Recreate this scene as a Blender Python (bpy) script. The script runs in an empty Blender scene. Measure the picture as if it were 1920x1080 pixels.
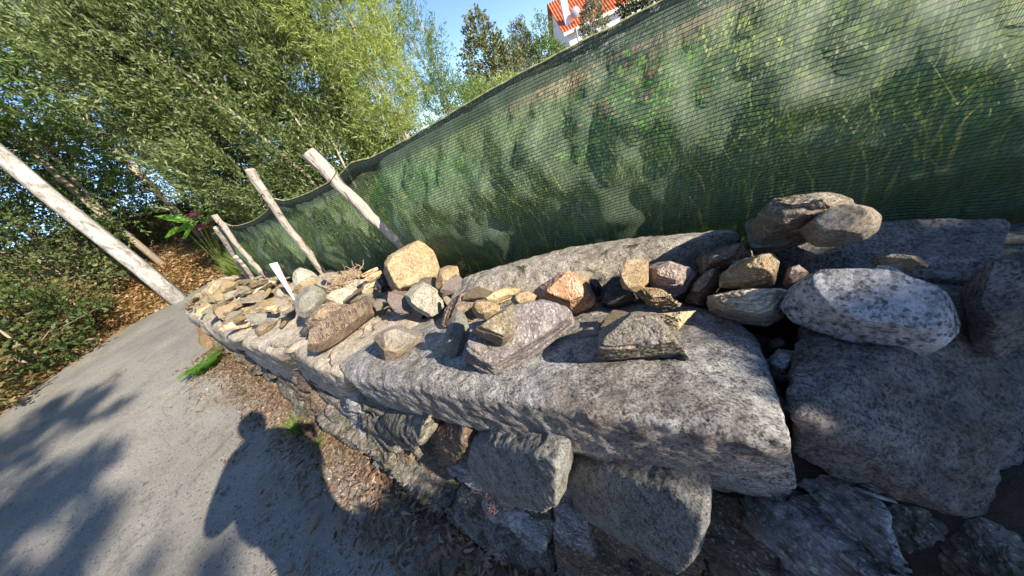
import bpy, bmesh, math, random
import numpy as np
from mathutils import Vector, Matrix, noise, kdtree
from mathutils.bvhtree import BVHTree
R = math.radians
random.seed(7); rng = np.random.default_rng(7)
scn = bpy.context.scene
COL = scn.collection
K = 0.85                      # metres per layout unit
H = 1.65 * K                  # camera height (phone held at chest height)

# ------------------------------------------------------------------ camera
PITCH, ROLL, FPX = R(30), R(24), 541.0
cam_d = bpy.data.cameras.new('camera'); cam = bpy.data.objects.new('camera', cam_d); COL.objects.link(cam)
cam_d.sensor_width = 36; cam_d.lens = FPX / 1920 * 36; cam_d.clip_start = 0.02; cam_d.clip_end = 600
fwd = Vector((0, math.cos(PITCH), -math.sin(PITCH))); dwn = Vector((0, -math.sin(PITCH), -math.cos(PITCH))); rgt = Vector((1, 0, 0))
xax = rgt * math.cos(ROLL) + dwn * math.sin(ROLL)            # image right
yax = -(dwn * math.cos(ROLL) - rgt * math.sin(ROLL))         # image up
cam.matrix_world = Matrix((( xax.x, yax.x, -fwd.x, 0), (xax.y, yax.y, -fwd.y, 0), (xax.z, yax.z, -fwd.z, H), (0, 0, 0, 1)))
scn.camera = cam
CAM = Vector((0, 0, H))

# ------------------------------------------------------------------ light
SUN_AZ, SUN_EL = R(133.1), R(28.5)
SD = Vector((math.sin(SUN_AZ) * math.cos(SUN_EL), math.cos(SUN_AZ) * math.cos(SUN_EL), math.sin(SUN_EL)))  # towards the sun
world = bpy.data.worlds.new('World'); scn.world = world; world.use_nodes = True
wn = world.node_tree.nodes; wl = world.node_tree.links
sky = wn.new('ShaderNodeTexSky'); sky.sky_type = 'NISHITA'; sky.sun_disc = False
sky.sun_elevation = SUN_EL; sky.sun_rotation = SUN_AZ; sky.air_density = 0.7; sky.dust_density = 0.0; sky.ozone_density = 3.0
wn['Background'].inputs['Strength'].default_value = 0.14
wl.new(sky.outputs[0], wn['Background'].inputs[0])
sl = bpy.data.lights.new('sun', 'SUN'); sl.energy = 5.0; sl.angle = R(0.55); sl.color = (1.0, 0.90, 0.75)
so = bpy.data.objects.new('sun', sl); COL.objects.link(so)
so.rotation_mode = 'QUATERNION'; so.rotation_quaternion = SD.to_track_quat('Z', 'Y')
scn.view_settings.view_transform = 'Standard'; scn.view_settings.look = 'None'
scn.view_settings.gamma = 1; scn.view_settings.use_curve_mapping = False
scn.view_settings.exposure = 1.05
scn.cycles.transparent_max_bounces = 16

# ------------------------------------------------------------------ layout frame: u along the wall, v into the wall, z up (layout units)
AZ = R(-47)
Wd = Vector((math.sin(AZ), math.cos(AZ), 0)); Nd = Vector((math.cos(AZ), -math.sin(AZ), 0))
def U(u, v, z=0.0): return (Wd * u + Nd * v + Vector((0, 0, z))) * K
def uv_of(p): return p.dot(Wd) / K, p.dot(Nd) / K
def ray(px, py):
    a, b = px - 960, py - 540
    return (xax * a - yax * b + fwd * FPX).normalized()
def Pz(px, py, z):                                           # photo point on the level z
    d = ray(px, py); return CAM + d * ((z * K - H) / d.z)
def Pv(px, py, v):                                           # photo point on the vertical plane v
    d = ray(px, py); return CAM + d * (v * K / d.dot(Nd))
def Pl(px, py, c, n):
    d = ray(px, py); return CAM + d * ((c - CAM).dot(n) / d.dot(n))
def smooth(x): x = min(1, max(0, x)); return x * x * (3 - 2 * x)

# ------------------------------------------------------------------ object helpers
def finish(o, label=None, cat=None, group=None, kind=None, parent=None):
    if label: o['label'] = label
    if cat: o['category'] = cat
    if group: o['group'] = group
    if kind: o['kind'] = kind
    if parent: 
        o.parent = parent; o.matrix_parent_inverse = Matrix.Translation(-parent.location)
    return o
def mesh_obj(name, verts, faces, mat, loc=(0, 0, 0), smooth_f=False, rot=None, **kw):
    me = bpy.data.meshes.new(name); me.from_pydata([tuple(v) for v in verts], [], faces)
    if mat: me.materials.append(mat)
    if smooth_f: me.shade_smooth()
    o = bpy.data.objects.new(name, me); COL.objects.link(o); o.location = loc
    if rot is not None: o.rotation_mode = 'QUATERNION'; o.rotation_quaternion = rot
    return finish(o, **kw)
def np_mesh(name, V, Q, mat, uvs=None, sm=False):             # V (n,3), Q (m,k)
    me = bpy.data.meshes.new(name)
    me.vertices.add(len(V)); me.vertices.foreach_set('co', np.asarray(V, dtype=np.float32).ravel())
    k = Q.shape[1]
    me.loops.add(Q.size); me.loops.foreach_set('vertex_index', Q.astype(np.int32).ravel())
    me.polygons.add(len(Q)); me.polygons.foreach_set('loop_start', np.arange(0, Q.size, k, dtype=np.int32))
    if uvs is not None:
        l = me.uv_layers.new(name='UVMap'); l.data.foreach_set('uv', np.asarray(uvs, dtype=np.float32)[Q.ravel()].ravel())
    me.update(calc_edges=True); me.validate()
    if sm: me.shade_smooth()
    if mat: me.materials.append(mat)
    return me
def empty(name, loc, **kw):
    o = bpy.data.objects.new(name, None); COL.objects.link(o); o.location = loc; o.empty_display_size = .1
    return finish(o, **kw)
def link(name, me, loc=(0, 0, 0), **kw):
    o = bpy.data.objects.new(name, me); COL.objects.link(o); o.location = loc
    return finish(o, **kw)

# ------------------------------------------------------------------ materials
class NT:
    def __init__(s, name):
        s.m = bpy.data.materials.new(name); s.m.use_nodes = True
        s.n = s.m.node_tree.nodes; s.l = s.m.node_tree.links
        s.b = s.n['Principled BSDF']; s.out = s.n['Material Output']
    def node(s, t, **kw):
        x = s.n.new(t)
        for k, v in kw.items():
            if hasattr(x, k) and k not in x.inputs: setattr(x, k, v)
            else: x.inputs[k].default_value = v
        return x
    def lk(s, a, b): s.l.new(a, b)
    def coord(s, kind='Object'): return s.node('ShaderNodeTexCoord').outputs[kind]
    def mapping(s, src, scale=(1, 1, 1), rand=True):
        mp = s.node('ShaderNodeMapping'); s.lk(src, mp.inputs[0]); mp.inputs['Scale'].default_value = scale
        if rand:
            oi = s.node('ShaderNodeObjectInfo'); mu = s.node('ShaderNodeMath', operation='MULTIPLY'); mu.inputs[1].default_value = 37.0
            s.lk(oi.outputs['Random'], mu.inputs[0]); s.lk(mu.outputs[0], mp.inputs['Location'])
        return mp.outputs[0]
    def noise(s, vec, scale, detail=6, rough=.6, dist=0):
        x = s.node('ShaderNodeTexNoise'); x.inputs['Scale'].default_value = scale; x.inputs['Detail'].default_value = detail
        x.inputs['Roughness'].default_value = rough; x.inputs['Distortion'].default_value = dist
        if vec is not None: s.lk(vec, x.inputs['Vector'])
        return x.outputs['Fac']
    def voro(s, vec, scale, out='Color', feature='F1'):
        x = s.node('ShaderNodeTexVoronoi', feature=feature); x.inputs['Scale'].default_value = scale
        if vec is not None: s.lk(vec, x.inputs['Vector'])
        return x.outputs[out]
    def ramp(s, fac, stops, interp='LINEAR'):
        x = s.node('ShaderNodeValToRGB'); s.lk(fac, x.inputs[0]); e = x.color_ramp; e.interpolation = interp
        while len(e.elements) < len(stops): e.elements.new(.5)
        for el, (p, c) in zip(e.elements, stops):
            el.position = p; el.color = (*c, 1) if len(c) == 3 else c
        return x.outputs[0]
    def gray(s, fac, a, b): return s.ramp(fac, [(a, (0, 0, 0)), (b, (1, 1, 1))] if a < b else [(b, (1, 1, 1)), (a, (0, 0, 0))])
    def mix(s, f, a, b, mode='MIX'):
        x = s.node('ShaderNodeMix', data_type='RGBA', blend_type=mode)
        for sk, v in ((x.inputs[0], f), (x.inputs[6], a), (x.inputs[7], b)):
            if hasattr(v, 'is_linked'): s.lk(v, sk)
            elif isinstance(v, (int, float)): sk.default_value = v
            else: sk.default_value = (*v, 1)
        return x.outputs[2]
    def math(s, op, a, b=None, clamp=False):
        x = s.node('ShaderNodeMath', operation=op, use_clamp=clamp)
        for sk, v in ((x.inputs[0], a), (x.inputs[1], b)):
            if v is None: continue
            if hasattr(v, 'is_linked'): s.lk(v, sk)
            else: sk.default_value = v
        return x.outputs[0]
    def bump(s, h, strength, dist, prev=None):
        x = s.node('ShaderNodeBump'); x.inputs['Strength'].default_value = strength; x.inputs['Distance'].default_value = dist
        s.lk(h, x.inputs['Height'])
        if prev is not None: s.lk(prev, x.inputs['Normal'])
        return x.outputs[0]
    def done(s, col, rough=.85, nrm=None, spec=.3):
        if hasattr(col, 'is_linked'): s.lk(col, s.b.inputs['Base Color'])
        else: s.b.inputs['Base Color'].default_value = (*col, 1)
        if hasattr(rough, 'is_linked'): s.lk(rough, s.b.inputs['Roughness'])
        else: s.b.inputs['Roughness'].default_value = rough
        s.b.inputs['Specular IOR Level'].default_value = spec
        if nrm is not None: s.lk(nrm, s.b.inputs['Normal'])
        return s.m

def granite(name, light, mid, dark, stain=(.16, .10, .05), stain_amt=.5, lichen=.5, moss=0., grain=330, crack=0.):
    s = NT(name); co = s.mapping(s.coord()); cm = s.mapping(s.coord(), (1, .8, .9))
    g1 = s.noise(cm, grain * .62, 5, .8); g2 = s.noise(co, 34, 9, .82, .3); big = s.noise(co, 4.5, 7, .68, .3); med = s.noise(co, 15, 8, .75, .6)
    cell = s.voro(cm, grain * 1.25, 'Color'); m_ = s.math('ADD', s.math('MULTIPLY', g1, .55), s.math('MULTIPLY', g2, .45))
    c = s.ramp(m_, [(.41, dark), (.47, mid), (.515, light), (.58, tuple(min(1, x * 1.3) for x in light))])
    c = s.mix(s.math('MULTIPLY', s.gray(s.node_sep(cell), .86, .92), .75), c, dark)
    c = s.mix(s.math('MULTIPLY', s.gray(big, .42, .66), stain_amt), c, s.mix(s.gray(m_, .4, .6), tuple(x * .55 for x in stain), tuple(min(1, x * 1.8) for x in stain)))
    c = s.mix(s.math('MULTIPLY', s.gray(med, .48, .68), .75), c, s.mix(s.gray(m_, .38, .6), tuple(x * .22 for x in mid), tuple(x * .85 for x in mid)))
    if lichen:
        ln = s.noise(co, 17, 10, .82, 1.0); c = s.mix(s.math('MULTIPLY', s.gray(ln, .57, .64), lichen), c, s.mix(s.gray(g1, .4, .6), (.36, .37, .35), (.72, .73, .70)))
        sp = s.voro(co, 60, 'Distance'); c = s.mix(s.math('MULTIPLY', s.math('MULTIPLY', s.gray(sp, .25, .12), s.gray(s.noise(co, 9, 3), .56, .62)), .9), c, (.02, .02, .018))
    wv = s.node('ShaderNodeVectorMath', operation='ADD'); nz = s.node('ShaderNodeTexNoise'); nz.inputs['Scale'].default_value = 6; nz.inputs['Detail'].default_value = 5; s.lk(co, nz.inputs['Vector'])
    sc_ = s.node('ShaderNodeVectorMath', operation='SCALE'); sc_.inputs['Scale'].default_value = .35; s.lk(nz.outputs['Color'], sc_.inputs[0]); s.lk(co, wv.inputs[0]); s.lk(sc_.outputs[0], wv.inputs[1])
    ed = s.voro(wv.outputs[0], 3.2, 'Distance', 'DISTANCE_TO_EDGE'); cr = s.math('MULTIPLY', s.gray(ed, .02, .004), s.gray(s.noise(co, 3.1, 2), .5, .56))
    cr = s.math('MULTIPLY', cr, crack); c = s.mix(s.math('MULTIPLY', cr, .85), c, (.02, .017, .015))
    if moss:
        geo = s.node('ShaderNodeNewGeometry'); sx = s.node('ShaderNodeSeparateXYZ'); s.lk(geo.outputs['Normal'], sx.inputs[0])
        mn = s.noise(co, 9, 7, .75, .5)
        f = s.math('MULTIPLY', s.gray(mn, .56, .61), s.gray(sx.outputs[2], .0, .5)); c = s.mix(s.math('MULTIPLY', f, moss), c, s.mix(g1, (.012, .018, .006), (.10, .11, .03)))
    n = s.bump(g1, .7, .004); n = s.bump(g2, 1., .014, n); n = s.bump(med, .7, .016, n); n = s.bump(cr, .8, -.02, n)
    return s.done(c, s.ramp(g1, [(.3, (.5,) * 3), (.7, (.9,) * 3)]), n, .4)
def node_sep(s, colr):
    x = s.node('ShaderNodeSeparateColor'); s.lk(colr, x.inputs[0]); return x.outputs[0]
NT.node_sep = node_sep

def schist(name, stops, strat=60, spark=.3, patch=None, patch_amt=.5, lichen=.25, moss=0.):
    s = NT(name); co = s.mapping(s.coord()); st = s.mapping(s.coord(), (1.2, 1.2, 9))
    lay = s.noise(st, strat * .16, 6, .62, .12); fine = s.noise(s.mapping(s.coord(), (1.2, 1.2, 26)), strat * .22, 4, .65, .1)
    big = s.noise(co, 6, 6, .65, .5); gr = s.noise(co, 150, 3, .7)
    c = s.ramp(s.math('ADD', s.math('MULTIPLY', lay, .6), s.math('MULTIPLY', big, .4)), stops)
    c = s.mix(s.math('MULTIPLY', s.gray(fine, .48, .66), .6), c, tuple(x * .45 for x in stops[0][1]))
    c = s.mix(.75, c, s.ramp(gr, [(.25, (.45,) * 3), (.5, (.95,) * 3), (.8, (1.35,) * 3)]), 'MULTIPLY')
    if patch: c = s.mix(s.math('MULTIPLY', s.gray(s.noise(co, 8, 6, .7, 1.), .5, .6), patch_amt), c, patch)
    if lichen: c = s.mix(s.math('MULTIPLY', s.gray(s.noise(co, 19, 8, .8, 1.2), .62, .66), lichen), c, (.5, .5, .46))
    if spark: c = s.mix(s.math('MULTIPLY', s.gray(s.node_sep(s.voro(co, 230)), .9, .93), spark), c, (.75, .72, .66))
    if moss:
        mn = s.noise(co, 10, 7, .75, .5); c = s.mix(s.math('MULTIPLY', s.gray(mn, .53, .6), moss), c, s.mix(gr, (.012, .02, .005), (.09, .10, .02)))
    n = s.bump(lay, 1., .03); n = s.bump(fine, .9, .012, n); n = s.bump(gr, .5, .004, n); n = s.bump(s.noise(co, 35, 5, .7), .5, .01, n)
    return s.done(c, .7, n, .3)

M = {}
M['gr_cap'] = granite('granite_capstone', (.62, .60, .57), (.29, .275, .26), (.035, .03, .034), (.20, .14, .09), .6, .85, crack=.25)
M['gr_lo'] = granite('granite_lower', (.44, .44, .42), (.27, .27, .26), (.04, .04, .04), (.24, .20, .12), .45, .6)
M['gr_left'] = granite('granite_left', (.76, .67, .54), (.52, .44, .34), (.19, .15, .12), (.30, .22, .13), .55, .35, crack=.9)
M['gr_white'] = granite('granite_white', (.74, .74, .74), (.46, .46, .47), (.05, .05, .06), (.40, .36, .28), .25, .3, grain=150)
M['gr_back'] = granite('granite_back', (.62, .56, .46), (.38, .33, .27), (.06, .05, .045), (.26, .2, .12), .4, .4, moss=.95)
M['gr_dark'] = granite('granite_dark', (.34, .33, .32), (.17, .165, .17), (.02, .02, .024), (.13, .10, .05), .6, .45)
M['gr_tan'] = granite('granite_tan', (.66, .50, .30), (.50, .34, .18), (.24, .15, .07), (.62, .36, .14), .3, .0)
M['gr_cream'] = granite('granite_cream', (.68, .64, .52), (.48, .44, .34), (.14, .12, .09), (.5, .4, .2), .3, .3)
M['round'] = granite('river_stone', (.46, .43, .36), (.33, .31, .27), (.15, .14, .13), (.34, .22, .12), .7, .12, grain=260)
M['grey_round'] = granite('grey_river_stone', (.34, .33, .27), (.27, .26, .22), (.16, .155, .14), (.30, .26, .18), .35, .15, grain=300)
M['quartz'] = schist('rusty_quartz', [(.3, (.28, .13, .07)), (.48, (.58, .33, .18)), (.62, (.75, .55, .38)), (.8, (.42, .25, .18))], 25, .5)
M['brown'] = schist('brown_schist', [(.3, (.10, .07, .05)), (.48, (.27, .19, .125)), (.62, (.43, .32, .21)), (.8, (.24, .18, .15))], 60, .35)
M['purple'] = schist('grey_purple_schist', [(.3, (.13, .10, .10)), (.48, (.29, .25, .24)), (.62, (.40, .35, .31)), (.8, (.30, .19, .15))], 60, .4, (.38, .33, .24), .5)
M['gold'] = schist('golden_schist', [(.3, (.15, .10, .06)), (.46, (.38, .29, .18)), (.6, (.56, .47, .33)), (.8, (.33, .29, .24))], 60, .3, (.62, .36, .10), .35)
M['orange'] = schist('orange_schist', [(.3, (.40, .26, .13)), (.46, (.68, .48, .25)), (.6, (.82, .66, .42)), (.8, (.58, .46, .33))], 50, .3)
M['yellow'] = schist('yellow_schist', [(.3, (.40, .28, .13)), (.46, (.66, .49, .25)), (.6, (.78, .64, .38)), (.8, (.5, .42, .3))], 50, .2)
M['layer'] = schist('layered_brown_grey_schist', [(.3, (.13, .09, .05)), (.45, (.33, .26, .16)), (.6, (.46, .40, .31)), (.8, (.30, .24, .15))], 80, .35, (.36, .33, .31), .5)
M['pink'] = schist('pinkish_schist', [(.3, (.20, .14, .12)), (.46, (.44, .33, .28)), (.6, (.55, .46, .41)), (.8, (.4, .28, .2))], 40, .5, (.5, .36, .25), .4)
M['cream'] = schist('cream_schist', [(.3, (.38, .28, .17)), (.46, (.66, .55, .39)), (.6, (.80, .72, .56)), (.8, (.56, .46, .33))], 50, .3)
M['dark'] = schist('dark_schist', [(.3, (.05, .042, .035)), (.46, (.18, .155, .13)), (.6, (.33, .30, .26)), (.8, (.2, .15, .11))], 50, .45, (.20, .15, .10), .35, .7, .6)
M['dark2'] = schist('dark_wet_schist', [(.34, (.05, .042, .038)), (.45, (.25, .225, .20)), (.56, (.60, .58, .56)), (.7, (.30, .23, .18))], 40, .6, (.33, .36, .38), .5, .5, .0)
M['charcoal'] = schist('charcoal_slate', [(.3, (.03, .03, .03)), (.48, (.07, .07, .07)), (.62, (.11, .11, .115)), (.8, (.07, .07, .07))], 50, .1, None, .5, .1)
M['mossy'] = schist('mossy_ledge', [(.3, (.06, .05, .04)), (.48, (.20, .17, .13)), (.62, (.38, .34, .28)), (.8, (.22, .16, .12))], 40, .3, (.35, .33, .29), .5, .6, .8)

def simple(name, col, var=.3, scale=30, rough=.8, bump=.3, bd=.004):
    s = NT(name); co = s.mapping(s.coord()); n1 = s.noise(co, scale, 6, .7)
    return s.done(s.ramp(n1, [(.3, tuple(x * (1 - var) for x in col)), (.7, tuple(min(1, x * (1 + var)) for x in col))]), rough, s.bump(n1, bump, bd), .3)

def leaf_mat(name, cols, trans=.35, rough=.5, spec=.35):
    s = NT(name); g = s.node('ShaderNodeNewGeometry'); oi = s.node('ShaderNodeObjectInfo')
    c = s.ramp(g.outputs['Random Per Island'], [(i / max(1, len(cols) - 1), c) for i, c in enumerate(cols)])
    s.done(c, rough, None, spec)
    tr = s.node('ShaderNodeBsdfTranslucent'); 
    c2 = s.mix(1.0, c, (1.5, 1.45, .7), 'MULTIPLY'); s.lk(c2, tr.inputs[0])
    mx = s.node('ShaderNodeMixShader'); mx.inputs[0].default_value = trans
    s.lk(s.b.outputs[0], mx.inputs[1]); s.lk(tr.outputs[0], mx.inputs[2]); s.lk(mx.outputs[0], s.out.inputs[0])
    return s.m
M['lf_willow'] = leaf_mat('willow_leaves', [(.085, .125, .04), (.135, .185, .06), (.20, .255, .10), (.31, .36, .18)])
M['lf_yellow'] = leaf_mat('yellow_green_leaves', [(.24, .30, .09), (.35, .41, .14), (.48, .53, .24)], .45)
M['lf_light'] = leaf_mat('light_green_leaves', [(.12, .20, .06), (.17, .25, .08), (.24, .31, .12)], .4)
M['lf_dark'] = leaf_mat('dark_green_leaves', [(.035, .06, .02), (.06, .09, .025), (.10, .13, .04)], .25)
M['lf_oak'] = leaf_mat('oak_leaves', [(.08, .11, .04), (.15, .18, .07), (.22, .24, .11), (.28, .25, .13)], .25)
M['lf_grey'] = leaf_mat('grey_green_leaves', [(.14, .17, .11), (.20, .23, .16), (.26, .28, .2)], .25)
M['lf_brown'] = leaf_mat('brown_scrub_leaves', [(.11, .10, .03), (.20, .15, .06), (.16, .17, .06), (.25, .18, .09)], .3)
M['lf_rust'] = leaf_mat('rusty_leaves', [(.35, .14, .05), (.42, .2, .08)], .3)
M['bright'] = leaf_mat('bright_green_leaves', [(.12, .30, .03), (.18, .40, .05)], .45)
M['grass'] = leaf_mat('grass_blades', [(.07, .15, .02), (.14, .25, .04), (.24, .30, .08), (.34, .30, .13)], .4)
M['litter'] = leaf_mat('dry_leaf_litter', [(.11, .075, .05), (.19, .125, .08), (.28, .20, .14), (.40, .31, .23), (.26, .13, .07)], .15, .75, .2)
M['needle'] = leaf_mat('dry_needles', [(.13, .085, .055), (.22, .15, .10), (.36, .27, .18)], .1, .75, .2)
M['oakleaf'] = leaf_mat('dry_oak_leaf', [(.26, .17, .11), (.36, .26, .19), (.42, .31, .22)], .15, .7, .2)
M['floor'] = leaf_mat('forest_litter', [(.30, .17, .08), (.40, .25, .12), (.50, .35, .20), (.26, .22, .09)], .15, .75, .2)
M['berry'] = simple('pink_berries', (.42, .06, .18), .3, 60)
M['bark'] = simple('pale_bark', (.38, .32, .24), .45, 25)
M['bark_dark'] = simple('dark_bark', (.12, .09, .07), .5, 20, .9, .6, .02)
def post_mat():
    s = NT('weathered_post_wood'); co = s.mapping(s.coord(), (1, 1, .12)); n1 = s.noise(co, 70, 8, .8, .5); n2 = s.noise(s.mapping(s.coord()), 9, 5, .7)
    kn = s.voro(s.mapping(s.coord(), (1, 1, .5)), 11, 'Distance')
    c = s.ramp(n1, [(.34, (.13, .105, .085)), (.44, (.36, .31, .26)), (.6, (.54, .48, .41))])
    c = s.mix(s.math('MULTIPLY', s.gray(n2, .5, .65), .5), c, (.36, .28, .21)); c = s.mix(s.math('MULTIPLY', s.gray(kn, .12, .07), .8), c, (.12, .07, .04))
    sp_ = s.noise(s.mapping(s.coord(), (1, 1, .05)), 60, 4, .6); sf = s.gray(sp_, .60, .65); c = s.mix(s.math('MULTIPLY', sf, .8), c, (.06, .045, .035))
    return s.done(c, .85, s.bump(sf, .8, -.006, s.bump(n1, .7, .006)), .2)
M['post'] = post_mat()
def white_bark():
    s = NT('whitewashed_bark'); co = s.mapping(s.coord(), (1, 1, .5)); n1 = s.noise(co, 9, 9, .8, .8)
    return s.done(s.ramp(n1, [(.35, (.12, .11, .09)), (.46, (.30, .28, .25)), (.56, (.50, .48, .44)), (.7, (.62, .60, .55))]), .85, s.bump(n1, .6, .02), .2)
M['white_bark'] = white_bark()
M['white_wood'] = simple('white_painted_wood', (.52, .50, .46), .45, 60, .5, .15)
M['core'] = simple('dark_soil_rubble', (.035, .028, .022), .5, 18, .95, .8, .03)
M['black'] = simple('black_wire', (.02, .02, .02), .2, 20)
M['ink'] = simple('dark_marker_ink', (.028, .022, .022), .2, 20)
M['twig'] = simple('pale_dry_twig', (.45, .33, .22), .3, 30)
M['rope'] = simple('yellow_edge_cord', (.52, .50, .22), .3, 60)
def asphalt_mat():
    s = NT('worn_asphalt'); co = s.coord(); g = s.noise(co, 170, 4, .8); g2 = s.voro(co, 130, 'Color'); big = s.noise(co, 1.1, 5, .6); lane = s.noise(s.mapping(co, (1, 1, 1), False), 6, 5, .65)
    c = s.ramp(g, [(.3, (.15, .148, .14)), (.5, (.26, .252, .235)), (.7, (.40, .385, .36))])
    c = s.mix(s.math('MULTIPLY', s.gray(s.node_sep(g2), .90, .95), .65), c, (.42, .41, .38))
    c = s.mix(s.math('MULTIPLY', s.gray(s.node_sep(s.voro(co, 95, 'Color')), .9, .95), .7), c, (.045, .045, .045))
    c = s.mix(.8, c, s.ramp(big, [(.3, (.66, .65, .63)), (.7, (1.25, 1.2, 1.1))]), 'MULTIPLY')
    c = s.mix(s.math('MULTIPLY', s.gray(lane, .48, .66), .45), c, (.20, .175, .14)); c = s.mix(s.math('MULTIPLY', s.gray(s.noise(co, 3.1, 7, .75, .8), .56, .66), .5), c, (.09, .085, .08))
    n = s.bump(g, .6, .004); n = s.bump(s.voro(co, 130, 'Distance'), .5, .004, n)
    return s.done(c, s.ramp(g, [(.3, (.5,) * 3), (.7, (.85,) * 3)]), n, .35)
M['asphalt'] = asphalt_mat()
def ground_mat():
    s = NT('forest_earth'); co = s.coord(); a = s.noise(co, 2.2, 8, .7, .4); g = s.noise(co, 60, 5, .8); b = s.noise(co, .6, 4, .6)
    c = s.ramp(a, [(.3, (.10, .06, .035)), (.48, (.26, .17, .09)), (.6, (.34, .25, .14)), (.75, (.13, .15, .05))])
    c = s.mix(.8, c, s.ramp(g, [(.25, (.4,) * 3), (.5, (1,) * 3), (.8, (1.5,) * 3)]), 'MULTIPLY')
    return s.done(c, .95, s.bump(g, .9, .02, s.bump(a, .6, .08)), .15)
M['ground'] = ground_mat()

# shade netting: woven rows with dark chain threads, small gaps open to what lies behind
def net_mat(name='green_shade_netting', openness=1.2, dark=False):
    s = NT(name); uv = s.node('ShaderNodeTexCoord').outputs['UV']; sp = s.node('ShaderNodeSeparateXYZ'); s.lk(uv, sp.inputs[0])
    x, y = sp.outputs[0], sp.outputs[1]
    wob = s.noise(uv, 9, 3, .6); y2 = s.math('ADD', y, s.math('MULTIPLY', wob, .006))
    ROW, COLW = .0105, .0031
    yr = s.math('DIVIDE', y2, ROW); fr = s.math('FRACT', yr); rowi = s.math('FLOOR', yr)
    lean = s.math('MULTIPLY', s.math('SUBTRACT', fr, .5), .9)
    xs = s.math('ADD', s.math('DIVIDE', x, COLW), s.math('MULTIPLY', lean, 1.6)); xs = s.math('ADD', xs, s.math('MULTIPLY', rowi, .37))
    fx = s.math('FRACT', xs)
    cell = s.node('ShaderNodeCombineXYZ'); s.lk(s.math('FLOOR', xs), cell.inputs[0]); s.lk(rowi, cell.inputs[1])
    wh = s.node('ShaderNodeTexWhiteNoise', noise_dimensions='2D'); s.lk(cell.outputs[0], wh.inputs['Vector'])
    gapw = s.math('MULTIPLY', s.math('ADD', s.math('MULTIPLY', wh.outputs['Value'], .62), .04), openness)
    big = s.noise(uv, 5, 4, .6); gapw = s.math('MULTIPLY', gapw, s.math('ADD', .35, s.math('MULTIPLY', big, 1.0)))
    in_gap = s.math('LESS_THAN', fx, gapw)
    thread = s.math('LESS_THAN', fr, s.math('ADD', -.06, s.math('MULTIPLY', s.noise(uv, 7, 4, .7), .44)))
    alpha_gap = s.math('MULTIPLY', in_gap, s.math('SUBTRACT', 1.0, thread))
    c = s.ramp(wh.outputs['Value'], [(0, (.08, .13, .08)), (.5, (.16, .22, .14)), (1, (.34, .40, .28))])
    if dark: c = s.mix(.8, c, (.02, .028, .026))
    c = s.mix(thread, c, (.006, .012, .01))
    s.done(c, .55, s.bump(s.math('PINGPONG', xs, .5), .5, .0012), .35)
    tr = s.node('ShaderNodeBsdfTranslucent'); s.lk(s.mix(1., c, (.9, 1.5, .8), 'MULTIPLY'), tr.inputs[0])
    m1 = s.node('ShaderNodeMixShader'); m1.inputs[0].default_value = .25; s.lk(s.b.outputs[0], m1.inputs[1]); s.lk(tr.outputs[0], m1.inputs[2])
    tp = s.node('ShaderNodeBsdfTransparent'); m2 = s.node('ShaderNodeMixShader'); s.lk(alpha_gap, m2.inputs[0]); s.lk(m1.outputs[0], m2.inputs[1]); s.lk(tp.outputs[0], m2.inputs[2])
    s.lk(m2.outputs[0], s.out.inputs[0]); return s.m
M['net'] = net_mat()
M['hem'] = net_mat('dark_folded_net_hem', .35, True)

# ------------------------------------------------------------------ terrain and road
def rise(u): return 0.0 if u < 3 else .08 * min(u - 3, 8.5) * smooth((u - 3) / 2.5)
def inner_d(u, v):                                           # >0 inside the bend, behind the wall
    if u < 6.8: return v - .95
    if v < 2: return 2.0 - math.hypot(u - 6.8, v - 2)
    return 8.8 - u
def outer_d(u, v):
    if u < 6.8: return -3.5 - v
    if v < 2: return math.hypot(u - 6.8, v - 2) - 5.5
    return u - 12.3
def gz(u, v):
    z = rise(u)
    o = outer_d(u, v); i = inner_d(u, v)
    if o > 0: z += (.27 * min(o, 10) + .12 * max(0, o - 10)) * (1 - .92 * smooth((v - 4) / 5)) + .05 * smooth(o / 2) * noise.noise(Vector((u * .6, v * .6, 0)))
    hill = .72 + .045 * max(0, v - 1.15)
    if v > 9 and u > 5: z = max(z, z + (hill - z) * smooth((v - 9) / 3))
    if i > 0 and not (v > 12 and u > 5):
        z0 = z; z = z0 + smooth(i / .25) * (.72 - .3 * smooth((u - 5) / 3)) * smooth((8.6 - u) / 1.5 if u > 6.5 else 1) + .045 * max(0, i - .2) 
        z += .06 * noise.noise(Vector((u * .9, v * .9, 3))) * smooth(i)
    return z
def G(u, v, dz=0): return U(u, v, gz(u, v) + dz)
def Gaz(az, dist, dz=0):
    p = Vector((math.sin(R(az)), math.cos(R(az)), 0)) * dist; u, v = p.dot(Wd), p.dot(Nd); return G(u, v, dz)
def axis_vals(bands):
    out = []
    for a, b, st in bands:
        x = a
        while x < b - 1e-6: out.append(x); x += st
    out.append(bands[-1][1]); return out
us = axis_vals([(-90, -12, 6), (-12, -2, .8), (-2, 14, .2), (14, 30, .8), (30, 110, 5)])
vs = axis_vals([(-90, -10, 5), (-10, -4, .6), (-4, 4, .125), (4, 12, .5), (12, 80, 4)])
GV = [U(u, v, gz(u, v)) for u in us for v in vs]; nv = len(vs)
GF = [(i * nv + j, (i + 1) * nv + j, (i + 1) * nv + j + 1, i * nv + j + 1) for i in range(len(us) - 1) for j in range(nv - 1)]
mesh_obj('ground', GV, GF, M['ground'], smooth_f=True, kind='structure', label='brown earth and forest floor round the road and wall')
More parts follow.
